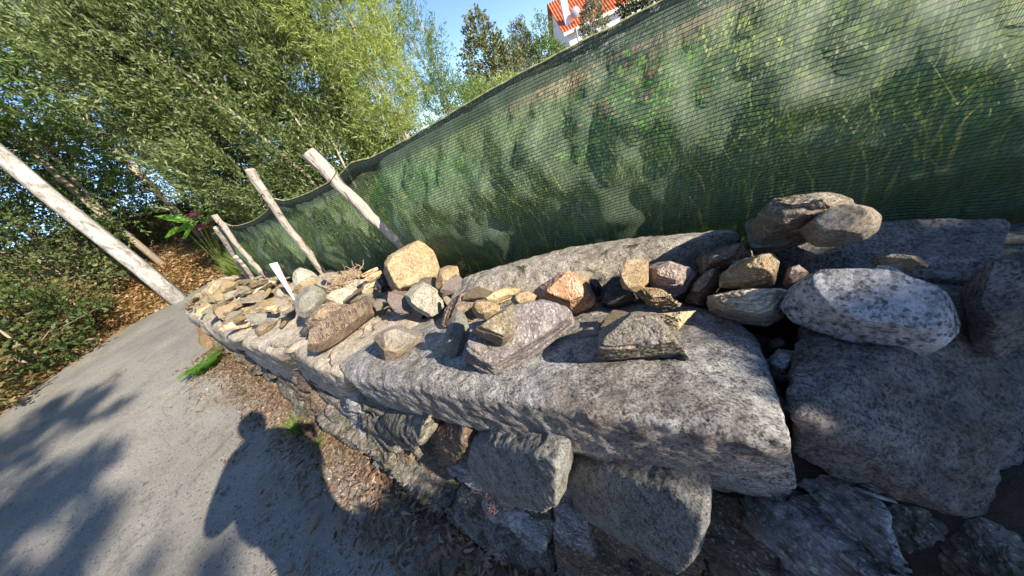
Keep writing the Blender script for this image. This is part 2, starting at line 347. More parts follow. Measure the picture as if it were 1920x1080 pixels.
# road ribbon
rp = []
def road_pts():
    L = []
    u = -60.0
    while u < 6.8: L.append(((u, .02), (u, -3.35))); u += 3 if u < -6 else .3
    for k in range(0, 25):
        a = -math.pi / 2 + k / 24 * math.pi / 2
        L.append(((6.8 + 2.0 * math.cos(a), 2 + 2.0 * math.sin(a)), (6.8 + 5.35 * math.cos(a), 2 + 5.35 * math.sin(a))))
    v = 2.3
    while v < 10: L.append(((9.22, v), (12.15, v))); v += .8
    return L
RP = road_pts(); RV = []; NS = 14
for a, b in RP:
    for k in range(NS + 1):
        t = k / NS; e = (noise.noise(Vector((a[0] * 2.1, a[1] * 2.1, 5))) * .07 + noise.noise(Vector((a[0] * 9, a[1] * 9, 2))) * .02) if k in (0,) else 0
        u = a[0] + (b[0] - a[0]) * t; v = a[1] + (b[1] - a[1]) * t + e
        RV.append(U(u, v, rise(u) + .005 + .03 * (1 - (2 * t - 1) ** 2)))
RF = [(i * (NS + 1) + k, i * (NS + 1) + k + 1, (i + 1) * (NS + 1) + k + 1, (i + 1) * (NS + 1) + k) for i in range(len(RP) - 1) for k in range(NS)]
mesh_obj('road', RV, RF, M['asphalt'], smooth_f=True, kind='structure', label='grey asphalt lane bending round the wall end')

# ------------------------------------------------------------------ rock maker
def hull_mesh(pts):
    bm = bmesh.new()
    for p in pts: bm.verts.new(p)
    r = bmesh.ops.convex_hull(bm, input=bm.verts)
    junk = [g for g in r['geom_interior'] if isinstance(g, bmesh.types.BMVert)] + [g for g in r['geom_unused'] if isinstance(g, bmesh.types.BMVert)]
    if junk: bmesh.ops.delete(bm, geom=list(set(junk)), context='VERTS')
    return bm
def rock_mesh(pts, res=50, chips=6, rough=.03, strata=0., sm=2, seed=0, chip_depth=.085):
    """pts: local points; returns mesh data of a dense broken rock"""
    rr = random.Random(seed)
    bm = hull_mesh(pts); me = bpy.data.meshes.new('tmp'); bm.to_mesh(me); bm.free()
    P = np.array([v.co[:] for v in me.vertices]); ext = P.max(0) - P.min(0); size = float(ext.max())
    o = bpy.data.objects.new('tmp', me); COL.objects.link(o)
    md = o.modifiers.new('r', 'REMESH'); md.mode = 'VOXEL'; md.voxel_size = size / (res * 1.45)
    dg = bpy.context.evaluated_depsgraph_get(); m2 = bpy.data.meshes.new_from_object(o.evaluated_get(dg))
    bpy.data.objects.remove(o); bpy.data.meshes.remove(me)
    n = len(m2.vertices); co = np.empty(n * 3); m2.vertices.foreach_get('co', co); co = co.reshape(-1, 3)
    c = co.mean(0); d = co - c
    nr0 = np.empty(n * 3); m2.vertices.foreach_get('normal', nr0); nr0 = nr0.reshape(-1, 3)
    d0 = d.copy()
    for k in range(int(chips * (3.2 if sm < 5 else 1))):     # broken flat facets
        q_ = rr.randrange(n); nr = nr0[q_] + np.array([rr.gauss(0, .2) for _ in range(3)]); nr /= np.linalg.norm(nr)
        pr_ = d0 @ nr; lim = pr_.max() - rr.uniform(.1, 1.) * chip_depth * 1.5 * (pr_.max() - pr_.min())
        ex = np.maximum(0, d @ nr - lim); d = d - np.outer(ex, nr)
    ex1 = d.max(0) - d.min(0); d = (d - (d.max(0) + d.min(0)) / 2) * (ext / np.maximum(ex1, 1e-6)); c = (P.max(0) + P.min(0)) / 2
    m2.vertices.foreach_set('co', (d + c).ravel())
    if sm:
        bm = bmesh.new(); bm.from_mesh(m2)
        for _ in range(sm): bmesh.ops.smooth_vert(bm, verts=bm.verts, factor=.5, use_axis_x=True, use_axis_y=True, use_axis_z=True)
        bm.to_mesh(m2); bm.free()
    m2.update(); nrm = np.empty(n * 3); m2.vertices.foreach_get('normal', nrm); nrm = nrm.reshape(-1, 3)
    m2.vertices.foreach_get('co', (co := np.empty(n * 3))); co = co.reshape(-1, 3)
    off = Vector((rr.uniform(0, 50), rr.uniform(0, 50), rr.uniform(0, 50))); f1 = 2.6 / size; f2 = 9 / size
    disp = np.empty(n)
    zmin = co[:, 2].min(); th = max(1e-4, (ext[2]) / rr.uniform(5, 9)); offs = [rr.uniform(-1, 1) for _ in range(64)]
    lat = nrm.copy(); lat[:, 2] = 0
    for i in range(n):
        p = Vector(co[i])
        a = noise.noise(p * f1 + off); q = p * f2 + off
        b = 1 - abs(noise.noise(q)) * 2; e = noise.fractal(p * (30 / size) + off, .7, 2.3, 3)
        disp[i] = a * .5 + (b - .5) * .25 + e * .42
    co = co + nrm * (disp * rough * size * .5)[:, None]
    if strata:
        for i in range(n):
            p = Vector(co[i]); s = (p.z - zmin) / th + noise.noise(p * (3 / size) + off) * .9 + noise.noise(p * (14 / size) + off) * .25
            fl = math.floor(s); fr = s - fl; a = offs[int(fl) % 64]; b = offs[int(fl + 1) % 64]
            e = a + (b - a) * smooth((fr - .78) / .22); groove = -1.3 * math.exp(-((fr - .9) / .07) ** 2)
            co[i] += lat[i] * ((e + groove) * strata * size * .8)
    m2.vertices.foreach_set('co', co.ravel()); m2.update(); m2.shade_smooth()
    return m2
ROCKS = {}
def rock_w(name, pts, mat, axis=None, seed=0, **kw):
    """pts world points; axis = direction across the strata"""
    meta = {k: kw.pop(k) for k in ('label', 'cat', 'group', 'kind', 'parent') if k in kw}
    c = sum((Vector(p) for p in pts), Vector()) / len(pts)
    q = (axis or Vector((0, 0, 1))).normalized().to_track_quat('Z', 'Y'); qi = q.inverted()
    me = rock_mesh([qi @ (Vector(p) - c) for p in pts], seed=seed, **kw); me.materials.append(mat); me.name = name
    o = bpy.data.objects.new(name, me); COL.objects.link(o); o.location = c; o.rotation_mode = 'QUATERNION'; o.rotation_quaternion = q
    finish(o, meta.get('label'), meta.get('cat'), meta.get('group'), meta.get('kind'))
    if meta.get('parent'):
        o.parent = meta['parent']; o.matrix_parent_inverse = Matrix.Translation(-meta['parent'].location)
    return o
SEED = [100]
def rock(label, mat, outline, z, th, tilt=.25, name='loose_stone', cat='stone', strata=0., res=46, rough=.03, chips=6, axis='n',
         front=.55, ff=.5, ridges=(), sm=2, back=.9, **kw):
    """outline in photo pixels, z = height of the stone's middle (layout units), th = thickness (layout units)"""
    SEED[0] += 1
    cx = sum(p[0] for p in outline) / len(outline); cy = sum(p[1] for p in outline) / len(outline)
    c = Pz(cx, cy, z); toc = (CAM - c).normalized(); n = (toc * (1 - tilt) + Vector((0, 0, 1)) * tilt).normalized()
    ring = [Pl(x, y, c, n) for x, y in outline]; th *= K
    cc = sum(ring, Vector()) / len(ring)
    pts = list(ring)
    pts += [cc + (p - cc) * front + n * th * ff for p in ring]
    pts += [cc + (p - cc) * back - toc * th * (1 - ff) * .5 - n * th * (1 - ff) * .5 for p in ring]
    for x, y, o_ in ridges:
        q = Pl(x, y, c, n); pts.append(q + (CAM - q).normalized() * o_ * K)
    ax = n if axis == 'n' else (Vector((0, 0, 1)) if axis == 'z' else axis)
    return rock_w(name, pts, M[mat], ax, SEED[0], label=label, cat=cat, strata=strata, res=res, rough=rough, chips=chips, sm=sm, **kw)

# ------------------------------------------------------------------ the wall and its stones
wall = empty('dry_stone_wall', U(3, .6, 0), label='old dry stone wall of granite and schist blocks beside the lane', cat='wall')
# earth and rubble heart of the wall
cv = []; cu = [x * .25 for x in range(-10, 29)]
prof = [(.30, -.1), (.33, .35), (.38, .70), (.5, .84), (.98, .84), (1.25, .78), (1.3, -.1)]
for u in cu:
    s = rise(u); shrink = smooth((6.9 - u) / .5)
    for (v, z) in prof: 
        vv = .75 + (v - .75) * (.35 + .65 * shrink); cv.append(U(u, vv + .02 * noise.noise(Vector((u * 3, v * 7, 1))), s * (z < 0) + z * (.3 + .7 * shrink) + .03 * noise.noise(Vector((u * 3, v * 5, z * 5)))))
n_ = len(prof); cf = [(i * n_ + j, i * n_ + (j + 1) % n_, (i + 1) * n_ + (j + 1) % n_, (i + 1) * n_ + j) for i in range(len(cu) - 1) for j in range(n_)]
core = mesh_obj('rubble_core', cv, cf, M['core']); core['kind'] = 'stuff'; core.parent = wall; core.matrix_parent_inverse = Matrix.Translation(-wall.location)

def wstone(pts, mat, label=None, axis=None, name='stone', **kw):
    SEED[0] += 1
    return rock_w(name, pts, M[mat], axis, SEED[0], parent=wall, label=label, **kw)
up = Vector((0, 0, 1))
# the long near granite capstone
cap_top = [(1085, 600), (1180, 574), (1290, 578), (1370, 602), (1412, 640)]
pts = [Pz(x, y, .955) for x, y in cap_top] + [Pz(x, y, .935) for x, y in [(700, 640), (830, 625), (950, 640)]]
pts += [Pz(x, y, .94) for x, y in [(636, 683), (760, 712), (900, 735), (1020, 738), (1150, 740), (1290, 735), (1420, 705)]]
pts += [Pv(*q) for q in [(1482, 932, .38), (1400, 932, .37), (1310, 915, .36), (1200, 878, .33), (1100, 852, .31), (1000, 830, .30), (900, 803, .28), (820, 781, .26), (735, 768, .25), (680, 737, .23), (648, 712, .22)]]
pts += [Pv(1475, 835, .32), Pz(1440, 740, .9), U(.1, .9, .88), U(1.2, .85, .86), U(.0, .95, .66), U(1.2, .9, .7)]
CAP = wstone(pts, 'gr_cap', 'long pale granite capstone with bluish grey top', res=120, rough=.016, chips=4, chip_depth=.010, sm=3, name='capstone')
# right-hand lower boulder
pts = [Pz(x, y, .96) for x, y in [(1500, 640), (1560, 632), (1690, 650), (1830, 670)]] + [Pz(x, y, .90) for x, y in [(1492, 700), (1570, 755), (1680, 800), (1850, 850)]]
pts += [Pv(x, y, .45) for x, y in [(1495, 850), (1560, 890), (1680, 938), (1830, 985)]] + [Pv(1487, 770, .42), U(-.9, 1.3, .9), U(-.3, 1.25, .9), U(-.3, 1.2, .6), U(-1., 1.2, .6)]
wstone(pts, 'gr_dark', 'big dark granite block below the white boulder', res=90, rough=.034, chips=6, chip_depth=.02, name='capstone')
# filler behind the capstone's right end
pts = [Pz(x, y, .72) for x, y in [(1440, 720), (1500, 720), (1515, 850), (1515, 905), (1450, 915), (1400, 850)]]; pts += [p + Vector((.05, .2, -.2)) * K for p in pts]
wstone(pts, 'gr_dark', res=40)
# far capstones
pts = [Pz(x, y, .94) for x, y in [(556, 640), (575, 610), (700, 575), (790, 592), (770, 640), (700, 655), (640, 675), (590, 690)]]
pts += [Pv(x, y, .27) for x, y in [(668, 748), (640, 768), (600, 752), (562, 715), (548, 680)]] + [Pz(x, y, .9) for x, y in [(545, 655), (636, 690), (640, 715)]] + [U(1.7, 1.0, .85), U(2.5, .95, .85)]
wstone(pts, 'gr_left', 'brown grey slab capstone with vertical cracks', res=80, rough=.014, chips=4, chip_depth=.012, name='capstone')
pts = [Pz(x, y, .95) for x, y in [(458, 640), (480, 608), (575, 590), (600, 625), (560, 645), (530, 660)]] + [Pv(x, y, .24) for x, y in [(575, 748), (545, 735), (495, 692), (462, 660)]] + [Pv(548, 665, .3), U(2.7, 1.0, .85), U(3.6, .95, .85)]
wstone(pts, 'gr_left', 'pale flat capstone in full sun', res=64, rough=.02, chips=4, chip_depth=.012, name='capstone')
pts = [Pz(x, y, .93) for x, y in [(345, 584), (385, 568), (450, 596), (475, 632), (440, 640)]] + [Pv(x, y, .22) for x, y in [(462, 662), (430, 655), (388, 630), (352, 602)]] + [U(4.2, .95, .85), U(6.6, .95, .8)]
wstone(pts, 'gr_left', 'pale rounded capstone at the far wall end', res=70, rough=.02, chips=4, chip_depth=.012, name='capstone')
# masonry under the capstone
def facestone(outl, v, mat, label=None, depth=.3, flat=.78, **kw):
    ya, yb = min(y for x, y in outl), max(y for x, y in outl); vt, vb = v if isinstance(v, tuple) else (v, v)
    ring = [Pv(x, y, vt + (vb - vt) * (y - ya) / (yb - ya)) for x, y in outl]; c = sum(ring, Vector()) / len(ring); n = (-Nd * .75 + (CAM - c).normalized() * .5).normalized()
    pts = ring + [c + (p - c) * flat + n * .05 * K for p in ring] + [c + (p - c) * .85 + Nd * depth * K for p in ring]
    return wstone(pts, mat, label, **kw)
facestone([(884, 850), (890, 815), (925, 805), (960, 822), (1045, 830), (1060, 845), (1058, 925), (1030, 942), (990, 935), (930, 912), (893, 888)], (.29, .21), 'gr_lo', 'squarish speckled granite block under the long capstone', res=66, rough=.02, flat=.93, chips=3, chip_depth=.03)
facestone([(1062, 880), (1064, 840), (1130, 842), (1200, 862), (1280, 890), (1328, 925), (1333, 955), (1310, 1030), (1280, 1054), (1230, 1020), (1150, 978), (1080, 945)], (.36, .22), 'gr_lo', 'smooth rounded grey granite block', res=66, rough=.012, flat=.88, chips=3, chip_depth=.03)
facestone([(803, 815), (827, 785), (880, 795), (890, 817), (872, 843), (857, 857), (828, 857)], (.29, .24), 'brown', 'reddish brown schist wedge in the wall face', res=40, rough=.05)
facestone([(692, 770), (735, 768), (812, 782), (800, 815), (745, 825), (703, 802)], (.26, .22), 'mossy', strata=.05, res=40)
facestone([(1318, 1020), (1335, 970), (1345, 925), (1450, 920), (1560, 955), (1700, 1040), (1720, 1110), (1500, 1160), (1380, 1110)], (.42, .26), 'dark2', 'glossy folded dark schist block', depth=.4, res=80, rough=.05, strata=.06, axis=Vector((.5, .3, .8)), flat=.88, chips=4)
facestone([(1500, 900), (1560, 885), (1700, 930), (1760, 1000), (1600, 1015), (1530, 960)], (.50, .42), 'dark', depth=.3, res=40, rough=.06)
facestone([(1690, 930), (1850, 950), (1990, 1090), (1800, 1150), (1650, 1080)], (.50, .36), 'dark', depth=.3, res=40, rough=.06)
facestone([(600, 752), (668, 750), (700, 790), (690, 830), (640, 800)], .27, 'dark', depth=.3, res=30, rough=.07, strata=.06)
# mossy ledge stones at the wall foot
for oo, zz in (([(585, 772), (612, 766), (660, 792), (700, 835), (690, 850), (640, 825), (600, 800)], .30), ([(690, 822), (730, 838), (800, 890), (835, 935), (825, 955), (770, 915), (710, 860)], .22), ([(825, 930), (860, 925), (930, 975), (975, 1025), (950, 1045), (900, 1010), (850, 975)], .18)):
    ring = [Pz(x, y, zz) for x, y in oo]; pts = ring + [p + up * .02 + Nd * .12 for p in ring] + [p - up * .12 + Nd * .05 for p in ring]
    wstone(pts, 'mossy', 'sloping mossy ledge stone near the wall foot', strata=.05, res=46, rough=.06, chips=8)

# the rough schist courses filling the face
def fv(z): return .10 + .14 * min(1, z / .6)
fr = random.Random(5); k = 0
for row, (z0, z1) in enumerate([(-.04, .13), (.10, .26), (.23, .40), (.36, .54), (.5, .68)]):
    u = -1.5 + fr.random() * .2
    while u < 6.6:
        near = u < 2.5
        L = fr.uniform(.16, .5) * (1 if near else 1.3); zc = (z0 + z1) / 2 + fr.uniform(-.02, .02) + rise(u) ; hh = (z1 - z0) * fr.uniform(.85, 1.1)
        vc = fv(zc) + fr.uniform(-.02, .03) + (.02 if row > 2 else 0)
        tl = fr.uniform(-.10, .10); pts = []
        for du in (-.5, .5):
            for dz in (-.5, .5):
                for dv in (0, .3):
                    j = lambda a: fr.uniform(-a, a)
                    pts.append(U(u + L / 2 + du * L * fr.uniform(.75, 1), vc + dv + (dz * .08) + j(.02), zc + dz * hh + du * tl + j(.02)))
        pts.append(U(u + L / 2 + fr.uniform(-.1, .1), vc - .03, zc))
        if zc > .28 and -1.2 < u + L / 2 < 1.3: pts = [p + Nd * .06 for p in pts]
        if zc < .75:
            wstone(pts, fr.choice(['dark', 'dark', 'mossy', 'mossy', 'brown', 'dark2'] if near else ['mossy', 'brown', 'layer', 'mossy']), strata=.03, res=30 if near else 20, rough=.07, chips=4, sm=1,
                   axis=Vector((fr.uniform(-.25, .25), fr.uniform(-.25, .25), 1)))
        u += L * .93

# ------------------------------------------------------------------ big stones of the wall top (loose, each its own thing)
X = {}
pts = [Pz(x, y, .99) for x, y in [(835, 562), (868, 580), (930, 560), (1010, 540), (1100, 520), (1150, 508), (1200, 490), (1290, 492), (1310, 478), (1372, 448)]]
pts += [Pz(x, y, 1.06) for x, y in [(872, 517), (930, 502), (1000, 482), (1060, 464), (1180, 449), (1290, 427), (1345, 424), (1383, 431)]] + [Pz(x, y, 1.08) for x, y in [(900, 525), (1060, 485), (1200, 462), (1330, 437)]]
pts += [p - up * .22 * K for p in pts[:10]]
rock_w('granite_slab', pts, M['gr_back'], None, 3, label='long mossy granite slab lying against the foot of the green netting', cat='stone', res=100, rough=.018, chips=12, chip_depth=.03)
pts = [Pz(x, y, 1.0) for x, y in [(1415, 440), (1425, 475), (1480, 502), (1545, 515), (1690, 515), (1880, 520)]] + [Pz(x, y, 1.05) for x, y in [(1440, 450), (1500, 432), (1690, 412), (1900, 400)]]
pts += [p - up * .2 * K for p in pts]
rock_w('granite_slab', pts, M['gr_dark'], None, 4, label='broad dark granite slab carrying the rounded pale boulder', cat='stone', res=80, rough=.02, chips=8, chip_depth=.03)
rock('rough brown boulder with streaked face against the net at right', 'layer', [(1410, 440), (1416, 412), (1427, 395), (1453, 375), (1510, 366), (1553, 362), (1593, 371), (1610, 390), (1590, 425), (1500, 452), (1425, 472)], 1.12, .30, .1, strata=.035, res=60, rough=.05, axis='z')
rock('smooth rounded pale boulder resting on the dark slab', 'round', [(1497, 430), (1527, 405), (1577, 385), (1633, 389), (1653, 403), (1650, 430), (1620, 450), (1583, 460), (1530, 463), (1508, 450)], 1.14, .20, .2, res=56, rough=.012, chips=5, sm=5, front=.6)
rock('large white speckled granite boulder at the right edge', 'gr_white', [(1462, 573), (1477, 540), (1507, 520), (1540, 512), (1600, 513), (1680, 528), (1770, 560), (1800, 620), (1760, 655), (1680, 655), (1610, 645), (1550, 612), (1483, 597)], 1.06, .17, .45, res=80, rough=.02, chips=6, chip_depth=.05, front=.68)
rock('flat golden stone lying on the dark slab beyond the frame of boulders', 'gold', [(1632, 490), (1660, 483), (1720, 484), (1740, 500), (1690, 506), (1650, 500)], 1.08, .05, .5, strata=.03)
rock('small grey granite lump behind the white boulder', 'gr_white', [(1617, 520), (1640, 504), (1680, 507), (1700, 525), (1670, 532)], 1.08, .12, .3)
rock('far right grey boulder beyond the white one', 'gr_dark', [(1790, 560), (1830, 510), (1930, 520), (1980, 600), (1900, 680), (1800, 650)], 1.02, .3, .3, res=50)
# stones of the middle heap
rock('pinkish chip stone wedged left of the white boulder', 'pink', [(1467, 533), (1475, 505), (1500, 498), (1520, 513), (1500, 527), (1477, 537)], 1.03, .10)
rock('cream slab with a jagged top under the golden grey slab', 'cream', [(1328, 568), (1332, 556), (1347, 550), (1395, 541), (1430, 540), (1470, 550), (1463, 577), (1460, 593), (1433, 607), (1390, 603), (1367, 596), (1335, 582)], 1.0, .20, .15, strata=.03, res=60, rough=.04, axis='z')
rock('golden grey slab with dark underside atop the cream slab', 'gold', [(1348, 537), (1352, 512), (1380, 497), (1413, 487), (1460, 476), (1463, 487), (1452, 503), (1460, 523), (1453, 533), (1400, 541)], 1.08, .17, .3, strata=.03, res=56, rough=.04)
rock('dark brown tilted slab left of the golden grey slab', 'brown', [(1283, 560), (1295, 540), (1312, 521), (1353, 503), (1350, 537), (1330, 560), (1313, 573)], .99, .14, .4, strata=.03)
rock('brown streaked slab with rusty seam below the granite slab', 'brown', [(1300, 490), (1325, 470), (1357, 459), (1400, 452), (1412, 473), (1397, 490), (1360, 503), (1312, 518)], 1.06, .13, .2, strata=.035, res=50, rough=.05)
rock('flat pinkish brown slab catching sun behind the tan cube stone', 'pink', [(1213, 505), (1225, 493), (1240, 488), (1267, 488), (1305, 503), (1303, 522), (1285, 545), (1258, 560), (1220, 545)], 1.03, .12, .3, strata=.02, res=50)
rock('light tan cube shaped stone with half its face in shade', 'gr_tan', [(1161, 518), (1164, 500), (1172, 490), (1187, 486), (1214, 488), (1218, 503), (1213, 534), (1189, 549), (1170, 543)], 1.11, .12, .1, res=46, front=.75)
rock('dark block with rusty lower edge under the tan cube stone', 'charcoal', [(1127, 552), (1135, 530), (1145, 520), (1168, 516), (1190, 530), (1200, 560), (1175, 574), (1135, 579), (1128, 572)], 1.0, .16, .15, strata=.03, front=.7)
rock('splintery golden flat stone like old wood', 'gold', [(1188, 545), (1200, 541), (1215, 540), (1245, 548), (1275, 569), (1262, 574), (1230, 573), (1205, 562)], 1.03, .06, .4, strata=.06, rough=.06)
rock('small dark grey stone in the gap right of the rusty chunk', 'charcoal', [(1104, 525), (1112, 520), (1125, 526), (1130, 545), (1122, 555), (1110, 548)], 1.02, .10, .2)
rock('rusty orange quartz chunk with sparkling face', 'quartz', [(1002, 542), (1022, 530), (1043, 519), (1072, 507), (1097, 517), (1106, 530), (1117, 557), (1110, 580), (1082, 590), (1050, 575), (1030, 563), (1010, 565)], 1.04, .18, .2, res=60, rough=.055)
rock('dark brown slab sunk between the granite slabs', 'brown', [(827, 607), (835, 570), (867, 550), (913, 547), (935, 565), (890, 604), (860, 615)], .98, .10, .5, strata=.03, rough=.05)
rock('orange flat stone behind the yellow pebble', 'orange', [(902, 563), (920, 547), (957, 539), (977, 543), (963, 557), (930, 570)], 1.07, .05, .4, strata=.02)
rock('big grey purple schist slab tilted on the long capstone', 'purple', [(870, 672), (878, 640), (900, 615), (970, 578), (1013, 567), (1063, 580), (1078, 603), (1040, 620), (1013, 647), (980, 680), (930, 708), (893, 690)], 1.06, .13, .35, strata=.03, res=76, rough=.022, chips=5, chip_depth=.05, front=.8, ff=.7)
rock('brown block with rusty corner leaning on the purple slab', 'layer', [(880, 617), (907, 600), (940, 577), (963, 565), (967, 593), (963, 630), (943, 649), (920, 640), (893, 627)], 1.17, .13, .15, strata=.02, res=50, front=.6)
rock('light tan rounded pebble atop the purple slab', 'gr_tan', [(958, 563), (962, 553), (973, 547), (993, 543), (1006, 553), (1000, 569), (983, 578), (968, 577)], 1.12, .06, .2, sm=5, res=36, rough=.015)
rock('bright yellow ochre rounded pebble on the brown block', 'gr_tan', [(883, 579), (885, 567), (895, 564), (915, 563), (935, 569), (937, 585), (925, 596), (910, 600), (895, 596)], 1.22, .07, .2, sm=5, res=36, rough=.015)
rock('upright oval grey stone standing on the capstone', 'grey_round', [(832, 650), (836, 622), (845, 597), (855, 584), (866, 583), (876, 597), (882, 623), (870, 657), (855, 681), (842, 680)], 1.06, .09, .0, sm=5, res=46, rough=.012)
rock('grey brown squat lump left of the upright oval stone', 'round', [(705, 652), (700, 637), (710, 622), (730, 609), (767, 612), (793, 633), (780, 650), (750, 668), (730, 678), (715, 672)], 1.02, .14, .2, res=50, rough=.04, front=.65)
rock('pale cream grey faceted boulder below the tan boulder', 'gr_cream', [(755, 552), (768, 536), (793, 527), (813, 537), (827, 550), (831, 572), (822, 588), (802, 598), (787, 585), (762, 565)], 1.03, .15, .15, res=50, rough=.03, front=.7)
rock('large ochre boulder topped by a thin chip at the post foot', 'gr_tan', [(717, 502), (733, 477), (752, 462), (790, 446), (803, 452), (817, 480), (822, 507), (818, 527), (790, 530), (765, 540), (743, 554), (730, 535), (720, 512)], 1.09, .22, .1, res=66, rough=.035, front=.7)
rock('smaller tan wedge stone right of the ochre boulder', 'gr_tan', [(815, 520), (825, 503), (840, 497), (857, 498), (864, 518), (853, 533), (832, 547), (818, 540)], 1.04, .12, .15, res=40)
rock('large layered stone with grey top on the capstone middle', 'layer', [(1117, 660), (1130, 630), (1150, 607), (1172, 590), (1228, 598), (1262, 622), (1292, 658), (1285, 670), (1200, 670), (1130, 671)], 1.09, .15, .15, strata=.045, res=72, rough=.03, axis=(up * .9 + Wd * .15), front=.6)
YEL = rock('thin yellow flat stone with handwriting', 'yellow', [(1215, 598), (1235, 587), (1270, 583), (1305, 580), (1293, 594), (1268, 617), (1245, 608)], 1.04, .03, .75, strata=.02, res=56, rough=.012, chips=3)
rock('dark sparkling broken stone down in the black gap', 'dark2', [(1430, 695), (1443, 672), (1463, 650), (1500, 663), (1503, 672), (1497, 692), (1487, 712), (1465, 720)], .92, .12, .2, strata=.05, rough=.08)
rock('small bluish granite stone jammed in the crack right of the capstone', 'gr_cap', [(1438, 763), (1445, 730), (1453, 714), (1480, 747), (1488, 777), (1467, 809), (1447, 787)], .85, .14, .1, res=44)
rock('small stone deep in the dark gap', 'gr_dark', [(1440, 640), (1462, 634), (1480, 650), (1462, 660), (1440, 664)], .9, .1)
# stones left of centre
MAU = rock('brown schist block with MAURO written on it', 'brown', [(570, 645), (575, 632), (593, 620), (640, 590), (672, 566), (690, 560), (703, 577), (703, 593), (667, 620), (640, 640), (607, 660), (577, 658)], 1.02, .15, .35, strata=.004, res=84, rough=.008, axis=(up * .5 - Nd * .7), front=.8)
rock('brown streaked schist slab lying atop the written block', 'brown', [(570, 603), (577, 592), (590, 580), (620, 566), (663, 570), (672, 578), (640, 597), (620, 605), (603, 611), (577, 606)], 1.105, .05, .4, strata=.03, res=56, rough=.03)
rock('big smooth olive grey oval stone propped on the brown slabs', 'grey_round', [(552, 570), (556, 553), (568, 540), (580, 535), (597, 537), (611, 550), (610, 563), (595, 583), (572, 598), (556, 590)], 1.12, .12, .1, sm=5, res=50, rough=.012, chips=4)
rock('bright whitish rounded boulder by the foot of the dark-based post', 'gr_cream', [(545, 522), (548, 508), (558, 502), (575, 500), (595, 511), (606, 522), (582, 531), (556, 541), (548, 536)], 1.06, .16, .1, res=50, rough=.03, sm=3)
rock('flat greenish grey stone on the pale capstone', 'grey_round', [(460, 594), (466, 588), (500, 587), (523, 591), (522, 601), (487, 612), (467, 606)], 1.03, .06, .3, sm=3, res=40)
rock('small brown flat stone atop the greenish one', 'layer', [(467, 581), (480, 577), (496, 573), (495, 580), (480, 588), (468, 588)], 1.09, .035, .4, strata=.02, res=30)
rock('small orange stone atop the greenish one', 'orange', [(497, 574), (520, 569), (521, 578), (515, 583), (496, 585)], 1.09, .04, .4, strata=.02, res=30)
rock('brown layered slab right of the small orange stone', 'layer', [(519, 583), (522, 574), (552, 570), (552, 580), (535, 590), (524, 589)], 1.08, .05, .4, strata=.03, res=36)
rock('orange brown stone tucked under the greenish one', 'brown', [(475, 622), (480, 612), (520, 602), (510, 618), (493, 630), (482, 629)], .98, .07, .3, strata=.03, res=36)
rock('flat grey green slab with lichen behind the written block', 'cream', [(612, 560), (622, 546), (650, 537), (678, 543), (672, 560), (640, 570)], 1.02, .06, .6, res=44)
rock('thin orange slab top of the stack left of the ochre boulder', 'orange', [(675, 515), (690, 507), (707, 500), (709, 505), (690, 515), (680, 520)], 1.10, .03, .4, strata=.02, res=36)
rock('second orange slab of the stack left of the ochre boulder', 'orange', [(680, 524), (695, 513), (712, 506), (718, 512), (705, 522), (690, 528)], 1.07, .03, .4, strata=.02, res=36)
rock('long bright orange slab under the stack left of the ochre boulder', 'orange', [(677, 546), (685, 533), (703, 525), (712, 527), (700, 538), (682, 549)], 1.03, .03, .4, strata=.02, res=36)
rock('small olive slab below the orange stack', 'layer', [(675, 553), (683, 545), (700, 538), (708, 550), (690, 556)], 1.0, .03, .4, strata=.02, res=30)
rock('black slate stack piece in the shade of the ochre boulder', 'charcoal', [(703, 533), (708, 523), (722, 513), (735, 535), (722, 545), (708, 549)], 1.04, .07, .3, strata=.06, res=36)
rock('charcoal stone wedged beneath the written block', 'charcoal', [(560, 626), (570, 612), (590, 610), (585, 622), (572, 632)], .98, .06, .3, res=30)
rock('pale grey rock at the foot of the leaning post', 'gr_cream', [(640, 545), (655, 524), (690, 523), (700, 532), (680, 545)], 1.0, .08, .4, res=36)

# ------------------------------------------------------------------ loose slab heap on the far half of the wall
slab_bank = []
for i in range(9):
    rr = random.Random(300 + i); ring = []
    for k in range(8):
        a = k / 8 * 6.283; r = rr.uniform(.75, 1.1); ring.append(Vector((math.cos(a) * r, math.sin(a) * r * .58, 0)))
    t = rr.uniform(.12, .22)
    me = rock_mesh([p + up * t for p in [q * .94 for q in ring]] + [p - up * t for p in ring], res=30, chips=5, rough=.035, strata=.05, sm=1, chip_depth=.12, seed=400 + i)
    slab_bank.append(me)
slab_bank_m = {}
def slab(u, v, z, L, mat, rot, tilt, label, group):
    i = random.randrange(9); key = (i, mat)
    if key not in slab_bank_m:
        m = slab_bank[i].copy(); m.materials.clear(); m.materials.append(M[mat]); slab_bank_m[key] = m
    o = bpy.data.objects.new('schist_slab', slab_bank_m[key]); COL.objects.link(o); o.location = U(u, v, z)
    o.rotation_euler = (tilt[0], tilt[1], rot); s = L * K / 2; o.scale = (s, s * random.uniform(.8, 1.2), s * random.uniform(.6, 1.1))
    finish(o, label, 'stone', group); return o
cols = ['orange', 'cream', 'orange', 'cream', 'yellow', 'orange', 'cream', 'gold', 'yellow']
words = {'orange': 'orange', 'cream': 'cream coloured', 'gold': 'golden brown', 'brown': 'dark brown', 'yellow': 'yellowish', 'layer': 'grey brown'}
hz = random.Random(9); placed = []
